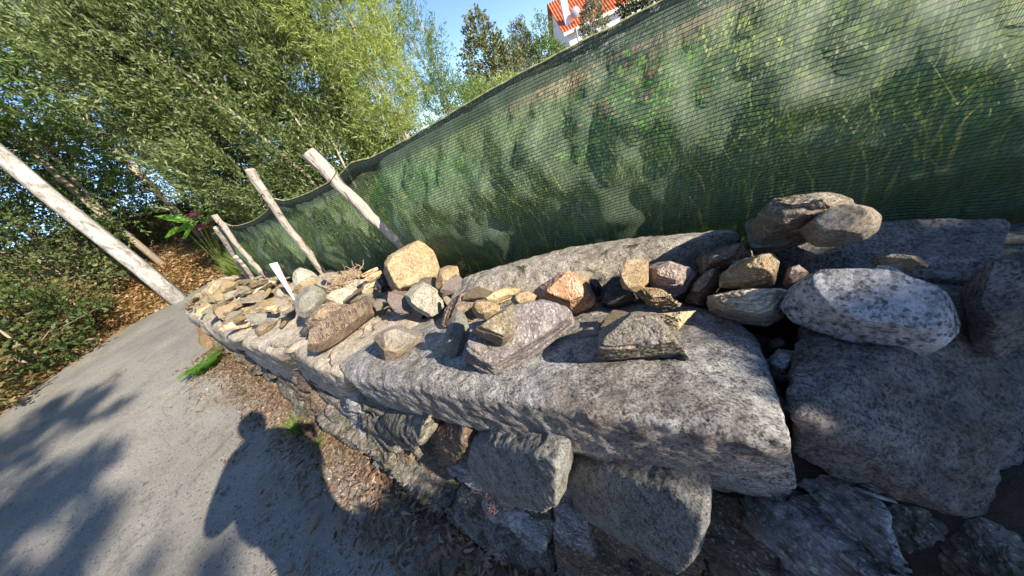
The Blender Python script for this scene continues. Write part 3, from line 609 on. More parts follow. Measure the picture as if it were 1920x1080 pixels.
for i in range(260):
    for _ in range(30):
        u = hz.uniform(2.55, 6.6); v = hz.uniform(.28, 1.05)
        if u < 3.2 and v < .5: continue
        L = hz.uniform(.12, .34)
        if all((u - a) ** 2 + (v - b) ** 2 > (.26 * (L + l)) ** 2 for a, b, l in placed): break
    placed.append((u, v, L))
    z = .955 + .07 * math.exp(-((v - .7) / .3) ** 2) * smooth((u - 3) / 1.5) + (.04 if i % 3 == 0 else 0) + hz.uniform(0, .03)
    mat = hz.choice(cols)
    slab(u, v, z, L, mat, hz.uniform(-.6, .6) + math.pi / 2 + AZ * -1, (hz.gauss(0, .22), hz.gauss(0, .22)), '%s flat schist piece in the loose heap on the far wall' % words[mat], 'loose %s schist pieces heaped on the far wall' % words[mat])
# underlying long slabs of the far top
rock('wide ochre slab with a dark face in the middle of the far heap', 'gold', [(385, 545), (400, 525), (430, 518), (455, 520), (462, 545), (440, 560), (405, 566)], 1.02, .12, .3, strata=.03, res=44)
rock('long orange slab overhanging the pale capstone', 'orange', [(407, 618), (425, 606), (470, 592), (480, 608), (450, 613), (425, 620)], 1.0, .05, .5, strata=.03, res=44)
rock('yellow pointed slab near the far wall edge', 'yellow', [(366, 590), (372, 580), (395, 570), (402, 582), (385, 594)], 1.0, .05, .4, strata=.03, res=36)
rock('long tan slab with a scratched mark behind the white stake', 'cream', [(445, 560), (460, 545), (500, 525), (522, 528), (510, 548), (470, 562)], 1.03, .07, .4, strata=.02, res=44)
rock('squared grey block leaning behind the white stake', 'layer', [(512, 550), (518, 540), (535, 538), (550, 560), (540, 566), (518, 562)], 1.03, .1, .3, res=36)

# small infill rubble between the stones of the wall top
for i in range(90):
    u = hz.uniform(-1.2, 2.7); v = hz.uniform(.62, 1.25)
    mat = hz.choice(['brown', 'gold', 'layer', 'dark', 'pink', 'layer'])
    o = slab(u, v, .86 + hz.uniform(0, .05), hz.uniform(.10, .24), mat, hz.uniform(0, 6.28), (hz.gauss(0, .4), hz.gauss(0, .4)), 'small %s schist piece filling a gap between the top stones' % words.get(mat, {'dark': 'blackish', 'pink': 'pinkish'}.get(mat)), 'small %s filler stones in the wall top' % words.get(mat, {'dark': 'blackish', 'pink': 'pinkish'}.get(mat)))
    o.name = 'filler_stone'

for i in range(46):
    u = hz.uniform(.15, 2.4); v = hz.uniform(.58, .92); mat = hz.choice(['gold', 'layer', 'brown', 'cream', 'pink', 'layer'])
    o = slab(u, v, 1.0 + hz.uniform(-.01, .05), hz.uniform(.07, .17), mat, hz.uniform(0, 6.28), (hz.gauss(0, .35), hz.gauss(0, .35)), 'small flat %s schist shard packed among the bigger top stones' % words.get(mat, 'pinkish'), 'small %s schist shards among the top stones' % words.get(mat, 'pinkish'))
    o.name = 'schist_shard'
# ------------------------------------------------------------------ handwriting on two stones
def write(o, strokes, width, name='lettering'):
    dg = bpy.context.evaluated_depsgraph_get(); bvh = BVHTree.FromObject(o, dg); mw = o.matrix_world if False else Matrix.Translation(o.location) @ o.rotation_quaternion.to_matrix().to_4x4(); mi = mw.inverted()
    V = []; F = []; ci = mi @ CAM
    for st in strokes:
        P = []
        for (a, b) in zip(st[:-1], st[1:]):
            for k in range(6): P.append((a[0] + (b[0] - a[0]) * k / 6, a[1] + (b[1] - a[1]) * k / 6))
        P.append(st[-1]); prev = None; pts = []
        for x, y in P:
            d = (mi.to_3x3() @ ray(x, y)); h = bvh.ray_cast(ci, d)
            if h[0] is not None: pts.append((h[0] + h[1] * .0006, h[1]))
        for i in range(len(pts) - 1):
            p, n = pts[i]; q, n2 = pts[i + 1]; t = q - p
            if t.length < 1e-7: continue
            s = t.normalized().cross(n).normalized() * width / 2; b = len(V)
            e = t.normalized() * width * .3
            V += [p - s - e, p + s - e, q + s + e, q - s + e, p - s - e - n * .0012, p + s - e - n * .0012, q + s + e - n * .0012, q - s + e - n * .0012]
            F += [(b, b + 1, b + 2, b + 3), (b, b + 4, b + 5, b + 1), (b + 3, b + 2, b + 6, b + 7), (b, b + 3, b + 7, b + 4), (b + 1, b + 5, b + 6, b + 2)]
    t = mesh_obj(name, V, F, M['ink']); t.parent = o; t['kind'] = 'stuff'
LET = {'M': [[(0, 0), (.1, 1), (.45, .35), (.85, 1), (1, 0)]], 'A': [[(0, 0), (.5, 1), (1, 0)], [(.2, .4), (.8, .4)]], 'U': [[(0, 1), (.05, .2), (.45, 0), (.9, .2), (1, 1)]],
       'R': [[(0, 0), (.05, 1), (.7, .95), (.75, .6), (.05, .5), (.95, 0)]], 'O': [[(.5, 1), (.1, .7), (.1, .25), (.5, 0), (.9, .3), (.9, .75), (.5, 1)]],
       '1': [[(.3, .75), (.6, 1), (.6, 0)]], '5': [[(.9, 1), (.2, 1), (.2, .55), (.8, .5), (.7, .05), (.1, 0)]], '8': [[(.5, .5), (.15, .75), (.5, 1), (.8, .75), (.5, .5), (.1, .25), (.5, 0), (.9, .25), (.5, .5)]],
       'B': [[(0, 0), (0, 1), (.6, .9), (.6, .6), (0, .5), (.7, .4), (.7, .1), (0, 0)]], 'L': [[(0, 1), (0, 0), (.7, 0)]], 'T': [[(0, 1), (1, 1)], [(.5, 1), (.5, 0)]], 'I': [[(.4, 0), (.4, 1)]],
       'E': [[(.8, 1), (0, 1), (0, 0), (.8, 0)], [(0, .5), (.6, .5)]], '2': [[(.1, .8), (.5, 1), (.85, .75), (.1, 0), (.9, 0)]], '/': [[(.1, 0), (.8, 1)]], '0': [[(.5, 1), (.15, .6), (.5, 0), (.85, .6), (.5, 1)]],
       'c': [[(.8, .5), (.3, .6), (.1, .3), (.4, 0), (.8, .1)]], 'a': [[(.7, .55), (.2, .5), (.1, .15), (.5, .05), (.7, .5), (.8, 0)]], 'n': [[(.1, 0), (.15, .55), (.6, .5), (.75, 0)]], 'l': [[(.2, 0), (.5, 1), (.3, .9), (.4, 0)]],
       'e': [[(.15, .3), (.7, .4), (.4, .6), (.1, .25), (.5, 0), (.8, .15)]], 'o': [[(.4, .55), (.1, .3), (.4, 0), (.7, .3), (.4, .55)]], 's': [[(.7, .55), (.3, .5), (.6, .25), (.1, 0)]], ' ': []}
def word(txt, x0, y0, x1, y1, hgt, lean=0.):
    n = len(txt); dx, dy = (x1 - x0) / n, (y1 - y0) / n; L = math.hypot(dx, dy); ux, uy = dx / L, dy / L; px_, py_ = uy, -ux; out = []
    for i, ch in enumerate(txt):
        for st in LET[ch]: out.append([(x0 + dx * (i + a * .78) + (px_ + ux * lean) * b * hgt, y0 + dy * (i + a * .78) + (py_ + uy * lean) * b * hgt) for a, b in st])
    return out
write(MAU, word('MAURO', 603, 641, 651, 612, 8.5) + word('15', 597, 632, 607, 628, 6) + word('B U T', 602, 621, 630, 606, 5.5) + word('LE', 632, 604, 644, 598, 5) + word('BI2', 655, 589, 670, 583, 5) + word('1I/01', 673, 577, 692, 568, 5), .0027 * K)
write(YEL, word('6' if False else '0 o l 2 0', 1228, 600, 1278, 588, 3.6) + word('cosa ao', 1241, 605, 1268, 595, 4) + word('ana', 1246, 609, 1262, 603, 3.4) + word('10', 1271, 606, 1279, 600, 6), .0012 * K)

# ------------------------------------------------------------------ tubes / posts
def tube(path, radii, n=10, cap=True, jit=0., seed=0):
    rr = random.Random(seed); V = []; F = []; path = [Vector(p) for p in path]
    for i, p in enumerate(path):
        t = (path[min(i + 1, len(path) - 1)] - path[max(0, i - 1)]).normalized()
        a = t.cross(Vector((0, .3, 1)) if abs(t.z) < .9 else Vector((1, 0, 0))).normalized(); b = t.cross(a)
        for k in range(n):
            w = k / n * 6.28318; r = radii[i] * (1 + rr.uniform(-jit, jit)); V.append(p + (a * math.cos(w) + b * math.sin(w)) * r)
    for i in range(len(path) - 1):
        for k in range(n): F.append((i * n + k, i * n + (k + 1) % n, (i + 1) * n + (k + 1) % n, (i + 1) * n + k))
    if cap: F.append(tuple(range(n))[::-1]); F.append(tuple((len(path) - 1) * n + k for k in range(n)))
    return V, F
# fence line in (u, v)
FL = [(-2.6, 1.69), (1.98, 1.158), (3.16, 1.02), (4.68, .95), (5.45, .93)]
def fence_at(s):                                              # s = distance along from FL[0]
    for a, b in zip(FL[:-1], FL[1:]):
        L = math.hypot(b[0] - a[0], b[1] - a[1])
        if s <= L or b is FL[-1]:
            t = s / L; return a[0] + (b[0] - a[0]) * t, a[1] + (b[1] - a[1]) * t
        s -= L
LENS = [math.hypot(b[0] - a[0], b[1] - a[1]) for a, b in zip(FL[:-1], FL[1:])]
S1 = LENS[0]; S2 = S1 + LENS[1]; S3 = S2 + LENS[2]; S4 = S3 + LENS[3]
fence = empty('netting_fence', U(2, 1.1, .8), label='green woven shade netting fence strung between rough posts behind the wall', cat='fence')
rows, step = 64, .035
ns = int(S4 / step)
Vn = []; UVn = []
def topz(s): 
    z = 1.695
    for c_, a_ in ((S1, .02), (S2, .05), (S3, .06)): z += a_ * math.exp(-((s - c_) / .12) ** 2)
    if s < S1: z += .05 * smooth((S1 - s) / 1.8) - .004 * math.sin(s * 5)
    elif s < S2: z -= .03 * math.sin((s - S1) / (S2 - S1) * math.pi)
    elif s < S3: z -= .05 * math.sin((s - S2) / (S3 - S2) * math.pi)
    return z
for i in range(ns + 1):
    s = i * step; u, v = fence_at(s); zt = topz(s); zb = .68
    dpost = min(abs(s - c_) for c_ in (S1, S2, S3, S4)); nearp = math.exp(-(max(0, dpost - .12) / .12) ** 2)
    for j in range(rows + 1):
        q = j / rows; z = zb + (zt - zb) * q
        # profile: lower part hangs tucked under, upper part leans away from the road
        wv = noise.noise(Vector((s * 1.1, 0, 2))) * .5
        mid = .64 + .14 * noise.noise(Vector((s * .8, 5, 0))) + .09 * noise.noise(Vector((s * 3.1, 9, 0)))
        if s > S1: mid = .62 + .18 * noise.noise(Vector((s * 2.3, 4, 0)))
        amp = .24 if s < S1 else .11
        if q > mid: off = -amp * (1.2 * (1 - (q - mid) / (1 - mid)) - .2 * (1 - (q - mid) / (1 - mid)) ** 4)
        else: off = -amp * math.cos((mid - q) / mid * math.pi / 2 * .95)
        pf = smooth(q * 5) * smooth((1 - q) * 7)
        f = noise.noise(Vector((s * 5.5 + q * 2.0, q * 2.6 * (zt - zb) * 3, 0))) * .022 + noise.noise(Vector((s * 15 + q * 3, q * 7, 7))) * .036 * (.2 + q) + noise.noise(Vector((s * 27 + q * 6, q * 13, 3))) * .034 * q
        f += noise.noise(Vector((s * 2.1, q * 3.2, 11))) * .04
        if s > S1: f += .03 * math.sin((q * 1.2 + s * 1.5) * 6.28) * smooth((1 - q) * 3) + .018 * abs(noise.noise(Vector((s * 9 - q * 5, q * 1.5, 17))))
        off = off * (1 - nearp * .9) + f * pf * (1 - nearp * .75) + .045 + .02 * nearp
        if q < .12: z += 0
        Vn.append(U(u, v + off, z)); UVn.append((s * K, (z - zb) * K))
        
Qn = np.array([(i * (rows + 1) + j, (i + 1) * (rows + 1) + j, (i + 1) * (rows + 1) + j + 1, i * (rows + 1) + j + 1) for i in range(ns) for j in range(rows)])
me = np_mesh('netting', np.array([v[:] for v in Vn]), Qn, M['net'], UVn, True); link('netting', me, parent=fence)
# folded dark hem with yellow edge cord
Vh = []; UVh = []; hr = [(0, .006), (-.006, -.012), (-.008, -.03), (-.006, -.052), (.014, -.072)]
for i in range(ns + 1):
    s = i * step; u, v = fence_at(s); zt = topz(s) + .006 * noise.noise(Vector((s * 6, 1, 0)))
    for j, (a, b) in enumerate(hr): Vh.append(U(u, v + .045 - .008 + a + .004 * noise.noise(Vector((s * 9, j, 0))), zt + b)); UVh.append((s * K, b * K))
Qh = np.array([(i * 5 + j, (i + 1) * 5 + j, (i + 1) * 5 + j + 1, i * 5 + j + 1) for i in range(ns) for j in range(4)])
link('net_hem', np_mesh('net_hem', np.array([v[:] for v in Vh]), Qh, M['hem'], UVh, True), parent=fence)
path = []
for i in range(int(S4 / .02)):
    s = i * .02; u, v = fence_at(s); path.append(U(u, v + .037, topz(s) + .008 + .004 * noise.noise(Vector((s * 11, 2, 0)))))
V, F = tube(path, [.0028 * K * (1.3 + .5 * math.sin(i * 1.7)) for i in range(len(path))], 5)
mesh_obj('edge_cord', V, F, M['rope'], parent=fence)

def post(base, top, r0, r1, label, tie_z=None, seed=0, base_mat=None):
    e = empty('fence_post', base, label=label, cat='post', group=None)
    path = []; rad = []; rr = random.Random(seed); N = 16
    for k in range(N):
        t = k / (N - 1); p = base.lerp(top, t) + Vector((rr.gauss(0, .003), rr.gauss(0, .003), 0)) + Vector((.012, .006, 0)) * math.sin(t * 4 + seed); path.append(p); rad.append((r0 + (r1 - r0) * t) * (1 + .06 * math.sin(t * 13 + seed) + rr.uniform(-.03, .03)))
    V, F = tube(path, rad, 14, jit=.035, seed=seed)
    V = [v - e.location for v in V]
    mesh_obj('wooden_pole', V, F, M['post'], smooth_f=False, loc=e.location, parent=e)
    if tie_z:
        t = (tie_z * K - base.z) / (top.z - base.z); c = base.lerp(top, t) + Vector((.012, .006, 0)) * math.sin(t * 4 + seed); rr_ = (r0 + (r1 - r0) * t) * 1.06
        P = [c + Vector((math.cos(a) * rr_, math.sin(a) * rr_, .02 * math.sin(a + 1))) for a in [k / 20 * 6.283 for k in range(21)]]
        V, F = tube(P, [.0022] * 21, 5); mesh_obj('wire_tie', V, F, M['black'], parent=e)
    return e
def post_px(bx, by, bz, v0, tx, ty, v1, *a, **k):
    b = Pv(bx, by, v0); t = Pv(tx, ty, v1); b2 = b + (b - t).normalized() * .12; return post(b2, t, *a, **k)
post_px(752, 468, 0, 1.10, 583, 284, 1.05, .026 * K, .044 * K, 'thick pale wooden post leaning tallest nearest in the fence', 1.69, 1)
post_px(605, 512, 0, .97, 468, 318, .95, .029 * K, .030 * K, 'pale wooden post with dark shaded foot, second along the fence', 1.8, 2)
post_px(503, 522, 0, .90, 400, 404, .89, .023 * K, .027 * K, 'slim pale post at the far end of the netting', 1.78, 3)
post_px(474, 526, 0, .86, 402, 428, .85, .027 * K, .03 * K, 'knobbly far post crossing just behind the end of the netting', None, 4)
post_px(478, 527, 0, .84, 441, 482, .83, .03 * K, .03 * K, 'short cut pale stake among the far slabs', None, 5)
# short dark stump and white stake
b, t = Pv(556, 508, 1.0), Pv(542, 483, 1.0); V, F = tube([b + (b - t) * .5, b, t], [.02, .02, .018], 10, jit=.1); mesh_obj('tree_stump', V, F, M['charcoal'], label='short dark grey stub against the net behind the whitish boulder', cat='stub')
def stake():
    c0 = Pv(530, 530, .64); n0 = ((CAM - c0).normalized() + SD * .5 - up * .2).normalized(); o1, o2, o3, o4 = [Pl(x, y, c0, n0) for x, y in [(504, 495), (520, 491), (555, 564), (549, 561)]]
    d = -n0 * .03; V = [o1, o2, o3, o4, o1 + d, o2 + d, o3 + d, o4 + d]
    c = sum(V, Vector()) / 8
    o = mesh_obj('tapered_board', [v - c for v in V], [(0, 1, 2, 3), (7, 6, 5, 4), (0, 4, 5, 1), (1, 5, 6, 2), (2, 6, 7, 3), (3, 7, 4, 0)], M['white_wood'], loc=c, label='white tapered wooden board stuck upright among the stones', cat='board')
    bv = o.modifiers.new('b', 'BEVEL'); bv.width = .002; bv.segments = 2
    hp = Pl(513, 496.5, c0, n0) + n0 * .0004; V, F = tube([hp - n0 * .002, hp + n0 * .0006], [.0035, .0035], 10); mesh_obj('nail_hole', V, F, M['black'], parent=o)
stake()
# dry twiggy plant on the wall top between whitish boulder and stack
def scribble(name, centre_px, z, n, r, seed, mat, label, rad=.0016):
    rr = random.Random(seed); V = []; F = []
    c = Pz(*centre_px, z)
    for i in range(n):
        p = c + Vector((rr.gauss(0, r), rr.gauss(0, r), rr.uniform(-.005, .03))); d = Vector((rr.gauss(0, 1), rr.gauss(0, 1), rr.gauss(.2, .4))).normalized(); P = [p]
        for k in range(6): d = (d + Vector((rr.gauss(0, .5), rr.gauss(0, .5), rr.gauss(-.05, .3)))).normalized(); p = p + d * .014; P.append(p)
        v, f = tube(P, [rad * rr.uniform(.6, 1.4)] * 7, 4); b = len(V); V += v; F += [tuple(x + b for x in q) for q in f]
    return mesh_obj(name, [v - c for v in V], F, mat, loc=c, label=label, cat='plant')
scribble('dried_plant', (648, 527), 1.06, 150, .045, 5, M['twig'], 'dried curled brown plant on the wall top near the second post')
s2 = scribble('dried_sprig', (922, 940), .45, 60, .035, 6, simple('dried_pink_sprig', (.30, .18, .16), .3, 50), 'dried pinkish sprig growing from a crack in the wall face', .0012)
s2.location = Pv(925, 940, .19)

# ------------------------------------------------------------------ foliage
def leaves_np(cent, dirs, L, W, curl=.12, rnd=None):
    n = len(cent); rnd = rnd or rng
    d = dirs / np.linalg.norm(dirs, axis=1, keepdims=True); a = rnd.normal(size=(n, 3)); s = np.cross(d, a); s /= np.linalg.norm(s, axis=1, keepdims=True); nn = np.cross(s, d)
    L = (np.full(n, L) * rnd.uniform(.65, 1.25, n))[:, None]; W = (np.full(n, W) * rnd.uniform(.7, 1.2, n))[:, None]
    V = np.empty((n, 4, 3)); V[:, 0] = cent; V[:, 1] = cent + d * L * .45 + s * W / 2 + nn * L * curl; V[:, 2] = cent + d * L; V[:, 3] = cent + d * L * .45 - s * W / 2 + nn * L * curl
    return V.reshape(-1, 3), np.arange(n * 4).reshape(-1, 4)
def foliage_mesh(name, blobs, mat, L, W, twig=.4, per=12, upb=.35, shell=.55, droop=0., seed=0):
    r = np.random.default_rng(seed); allc = []; alld = []; origins = []
    for (cx, cy, cz, rx, ry, rz, n) in blobs:
        d = r.normal(size=(n, 3)); d /= np.linalg.norm(d, axis=1, keepdims=True)
        rad = r.uniform(shell, 1.0, n) ** .8
        f = np.array([1 + .35 * noise.noise(Vector((a[0] * 2.2, a[1] * 2.2, a[2] * 2.2 + seed + cx))) for a in d])
        o = np.array([cx, cy, cz]) + d * (rad * f)[:, None] * np.array([rx, ry, rz])
        td = d * .8 + r.normal(size=(n, 3)) * .45 + np.array([0, 0, upb]); td /= np.linalg.norm(td, axis=1, keepdims=True)
        origins.append(o)
        for k in range(per):
            t = (k + r.uniform(0, 1, n)) / per
            p = o + td * (t * twig)[:, None] + np.array([0, 0, -droop]) * (t ** 2)[:, None] + r.normal(size=(n, 3)) * twig * .06
            allc.append(p); alld.append(td * .8 + r.normal(size=(n, 3)) * .55 + np.array([0, 0, -droop * .6]))
    C = np.concatenate(allc); D = np.concatenate(alld)
    V, Q = leaves_np(C, D, L, W, rnd=r)
    return np_mesh(name, V, Q, mat), np.concatenate(origins)
def tree(name, label, loc, stems, blobs, mat, L, W, bark='bark', cat='tree', twig=.4, per=12, limbs=26, seed=0, group=None, sc=K, **kw):
    """stems: list of polylines [(x,y,z,r)...] ; blobs relative to loc; layout units"""
    e = empty(name, loc, label=label, cat=cat, group=group)
    B = [(a * sc, b * sc, c * sc, d * sc, f * sc, g * sc, n) for a, b, c, d, f, g, n in blobs]
    me, org = foliage_mesh('crown', B, M[mat], L * sc, W * sc, twig * sc, per, seed=seed, **kw)
    c = link('crown', me, loc, parent=e)
    V = []; F = []; rr = random.Random(seed)
    def add(v, f):
        b = len(V); V.extend(v); F.extend([tuple(x + b for x in q) for q in f])
    pts = []
    for st in stems:
        P = [Vector(s[:3]) * sc for s in st]; add(*tube(P, [s[3] * sc for s in st], 8, jit=.06, seed=seed)); 
        for a, b in zip(P[:-1], P[1:]):
            for t in (0, .25, .5, .75): pts.append((a.lerp(b, t), st[1][3] * sc))
    for i in range(limbs):
        o = Vector(org[rr.randrange(len(org))]); p, r_ = min(pts, key=lambda q: (q[0] - o).length + max(0, q[0].z - o.z + .2) * 2)
        m = p.lerp(o, .5) + Vector((rr.gauss(0, .05), rr.gauss(0, .05), .08)) * sc
        add(*tube([p, m, o], [r_ * .35, r_ * .2, r_ * .08], 5))
    mesh_obj('trunk', V, F, M[bark], smooth_f=True, loc=loc, parent=e)
    return e
# two large trees behind the net
def wil(dx, dz, r=.05): return [(0, 0, -.3, r), (dx * .3, .05, dz * .35, r * .8), (dx * .7, 0, dz * .7, r * .55), (dx, .1, dz, r * .25)]
tree('leafy_tree', 'big dense green tree with narrow leaves behind the far posts', Gaz(-21, 9.5), [wil(-1.6, 5.5, .06), wil(-.6, 6.2, .07), [(.2, -.6, -.3, .05), (.1, -.85, 1.6, .04), (-.3, -1.0, 3.0, .03), (-.75, -.9, 4.2, .022), (-1.0, -.9, 5.6, .015)], [(.8, -.9, -.3, .05), (.8, -1.1, 1.3, .038), (.6, -.8, 2.2, .025), (.4, -.2, 4.0, .012)], [(.9, -.9, -.3, .04), (1.0, -1.1, 1.1, .03), (1.1, -1.0, 2.2, .016)]],
     [(-1.0, 0, 2.4, 1.9, 1.5, 1.3, 1200), (-.9, 0, 4.4, 2.1, 1.6, 1.6, 1400), (.7, .2, 3.6, 1.2, 1.3, 1.7, 1100), (-.2, .2, 6.0, 1.8, 1.4, 1.7, 1200), (-2.1, .9, 3.6, 1.1, 1.1, 1.5, 600), (.6, 0, 1.5, 1.2, 1.2, .9, 650), (-1.5, 1.0, 1.1, 1.3, 1.1, .8, 600), (-2.2, .2, 5.6, 1.2, 1.1, 1.4, 500), (1.3, .5, 1.0, 1.2, .9, .7, 400)],
     'lf_willow', .105, .028, twig=.5, per=25, limbs=70, seed=1, upb=1.1)
tree('leafy_tree', 'yellow green feathery tree right of the big green one', Gaz(-6, 8.6), [wil(.1, 5, .04), wil(-.3, 4.5, .03)],
     [(0, 0, 2.0, .8, .8, .9, 420), (-.1, 0, 3.3, 1.0, .9, 1.1, 700), (0, 0, 4.7, .95, .8, 1.1, 500), (-.4, 0, 1.2, .6, .6, .5, 200)],
     'lf_yellow', .12, .019, twig=.5, per=20, limbs=30, seed=2, upb=.7)
tree('leafy_tree', 'light green airy tree between the yellow one and open sky', Gaz(2.2, 9.8), [wil(-.2, 4.5, .03), wil(.3, 3.6, .03)],
     [(-.3, 0, 1.0, 1.2, .8, .8, 420), (-.3, 0, 2.3, .8, .7, 1.0, 320), (-.5, .1, 3.4, .5, .5, .9, 150), (.5, 0, .8, .9, .8, .6, 260)],
     'lf_light', .12, .02, twig=.42, per=17, limbs=30, seed=3, upb=.7)
tree('oak_tree', 'open brownish green oak standing against the blue sky', Gaz(11.3, 19), [[(0, 0, -.3, .12), (.1, 0, 1.6, .09), (0, 0, 3.6, .04)]],
     [(0, 0, 1.6, 1.6, 1.2, 1.0, 330), (-.1, 0, 2.7, 1.3, 1.1, .9, 300), (0, 0, 3.6, .7, .6, .8, 160), (.9, 0, 2.0, .9, .8, .8, 160), (-1.1, 0, 1.0, .9, .8, .7, 160)],
     'lf_oak', .15, .08, bark='bark_dark', twig=.35, per=9, limbs=40, seed=4)
tree('conifer_tree', 'pale grey green cypress like tree right of the oak', Gaz(16.8, 21), [[(0, 0, -.3, .08), (0, 0, 1.5, .05), (0, 0, 3.2, .02)]],
     [(0, 0, 1.4, .85, .7, 1.3, 420), (0, 0, 2.7, .5, .5, 1.0, 220)], 'lf_grey', .16, .05, twig=.3, per=10, seed=5, upb=.9)
tree('conifer_tree', 'thin grey green young tree just left of the white house', Gaz(20.3, 21), [[(0, 0, -.3, .06), (0, 0, 1.5, .03), (0, 0, 2.7, .01)]],
     [(-.3, 0, 1.5, .9, .7, .9, 260), (-.1, 0, 2.4, .5, .45, .9, 120), (.4, 0, 1.2, .5, .6, .7, 140)], 'lf_light', .14, .05, twig=.35, per=9, seed=6, upb=.8)
tree('conifer_tree', 'rounded grey green shrub in front of the house wall', Gaz(27.3, 22), [[(0, 0, -.3, .08), (0, 0, 1.5, .05), (0, 0, 2.2, .02)]],
     [(0, 0, 1.9, .6, .6, 1.2, 260)], 'lf_grey', .15, .05, twig=.3, per=11, seed=7, upb=.8)
tree('leafy_tree', 'dark leafy tree partly covering the red roof', Gaz(36, 17), [[(0, 0, -.3, .1), (0, 0, 1.5, .07), (0, 0, 2.6, .04)]],
     [(0, 0, 2.0, 1.5, 1.3, 1.3, 340), (1.5, 0, 2.6, 1.4, 1.2, 1.2, 260), (3.2, 0, 2.8, 1.4, 1.3, 1.3, 200)], 'lf_dark', .17, .08, bark='bark_dark', twig=.35, per=11, seed=8)
for i, (az, d, h, w, m, lab) in enumerate([(1.5, 12, .9, 1.0, 'lf_light', 'low light green bush behind the net under the airy tree'), (9, 13, 1.25, 1.4, 'lf_yellow', 'low yellowish bush along the net top under the oak'), (14, 14, 1.35, 1.2, 'lf_grey', 'low grey green bush below the cypress'),
      (19, 15, 1.15, 1.0, 'lf_oak', 'small olive bush left of the house foot'), (23.5, 17.5, .42, .6, 'lf_rust', 'rusty orange bush at the foot of the house'), (-9, 10, .9, 1.3, 'lf_dark', 'dark shrub under the yellow green tree'), (-24, 11, .9, 1.6, 'lf_dark', 'dark low shrub below the big green tree'),
      (-32, 17, 1.1, 1.6, 'lf_dark', 'shaded shrub beyond the far netting end')]):
    tree('bush', lab, Gaz(az, d), [[(0, 0, -.2, .03), (0, 0, h * .5, .02), (0, 0, h, .01)]], [(0, 0, h * .55, w, w * .8, h * .6, 260)], m, .12, .05, cat='bush', twig=.25, per=10, seed=20 + i, limbs=12)
# forest beyond the road at the left
ft = random.Random(12)
forest = [(-38, 17, 6.5, 'lf_dark', 2.0, 'dark tree rising behind the forest floor clearing'), (-43, 15.5, 7.2, 'lf_light', 1.7, 'light leaved tree above the whitewashed trunk'), (-48, 17, 6.8, 'lf_oak', 2.0, 'tall brownish tree at the left behind the whitewashed trunk'),
          (-54, 14, 6.4, 'lf_dark', 2.2, 'dark roadside tree at far left'), (-62, 12.5, 6, 'lf_light', 2.0, 'light green roadside tree beyond the left bend'), (-70, 12, 6.5, 'lf_dark', 2.2, 'tall dark tree leftmost along the lane'), (-32, 20, 6.5, 'lf_oak', 2.1, 'thin brown green tree far behind the netting end'), (-27, 16, 5.5, 'lf_dark', 2.0, 'dark tree behind the big green one'),
          (-12, 15, 6.0, 'lf_dark', 2.1, 'dark tree behind the yellow green one'), (-36, 24, 9.5, 'lf_oak', 2.6, 'tallest distant oak at upper left')]
for i, (az, d, h, m, w, lab) in enumerate(forest):
    tree('forest_tree', lab, Gaz(az, d), [[(0, 0, -.3, .11), (ft.uniform(-.2, .2), 0, h * .4, .09), (ft.uniform(-.4, .4), 0, h * .9, .03)], [(0, 0, h * .2, .05), (ft.uniform(-1, 1), 0, h * .6, .03)]],
         [(0, 0, h * .72, w, w * .8, h * .26, 330), (ft.uniform(-.9, .9), 0, h * .5, w * .8, w * .7, h * .16, 200), (ft.uniform(-1.2, 1.2), 0, h * .3, w * .55, w * .5, h * .12, 110), (ft.uniform(-.7, .7), .2, h * .93, w * .6, w * .6, h * .12, 110)], m, .12, .05, bark='bark', twig=.45, per=20, limbs=50, seed=40 + i)
sb = [(-39.5, 18.5, .9, 1.3, 'lf_brown'), (-43, 19, 1.2, 1.5, 'lf_brown'), (-50, 14.5, 1.2, 1.3, 'lf_oak'), (-54, 12.6, 1.0, 1.2, 'lf_brown'), (-56, 11.5, 1.2, 1.4, 'lf_dark'), (-35, 18.5, .9, 1.3, 'lf_dark'), (-46, 19.5, 2.0, 1.8, 'lf_brown'), (-41, 21.5, 2.2, 2.0, 'lf_oak'), (-64, 10.5, 1.1, 1.5, 'lf_brown'), (-73, 10, 1.1, 1.5, 'lf_dark'), (-50, 15.5, 2.2, 1.9, 'lf_dark')]
wh = ['right of the far clearing', 'at the back of the clearing', 'above the whitewashed trunk', 'left of the whitewashed trunk', 'at the lane side far left', 'behind the berry plant', 'second row above the trunk', 'second row behind the clearing', 'at the outer bend', 'leftmost along the lane', 'second row far left']
cw = {'lf_brown': 'brownish dry', 'lf_oak': 'olive brown', 'lf_dark': 'dark green'}
for i, (az, d, h, w, m) in enumerate(sb):
    tree('scrub_bush', '%s scrub bush %s' % (cw[m], wh[i]), Gaz(az, d), [[(0, 0, -.2, .03), (.2, 0, h * .7, .02), (.3, 0, h * 1.2, .01)], [(0, 0, -.2, .03), (-.4, 0, h * .7, .015), (-.5, 0, h * 1.3, .01)]], [(0, 0, h * .6, w, w * .8, h * .7, 420)], m, .11, .05, cat='bush', twig=.3, per=10, seed=70 + i, limbs=30)

# whitewashed trunk by the road
tb = G(11.35, .18)
d = ray(322, 552); t = (tb - CAM).length; tb = CAM + d * t; u0, v0 = uv_of(tb); tb.z = gz(u0, v0) * K - .1
tree('whitewashed_tree', 'tree with thick whitewashed trunk beside the lane at left', tb, [[(0, 0, 0, .19), (.0, 0, 1.2, .17), (-.05, 0, 3, .16), (0, 0, 6, .12), (.1, 0, 8, .06)]],
     [(0, 0, 7.2, 2.0, 1.8, 1.6, 420), (.6, 0, 5.6, 1.3, 1.2, .8, 160)], 'lf_light', .16, .05, bark='white_bark', seed=90, limbs=24)
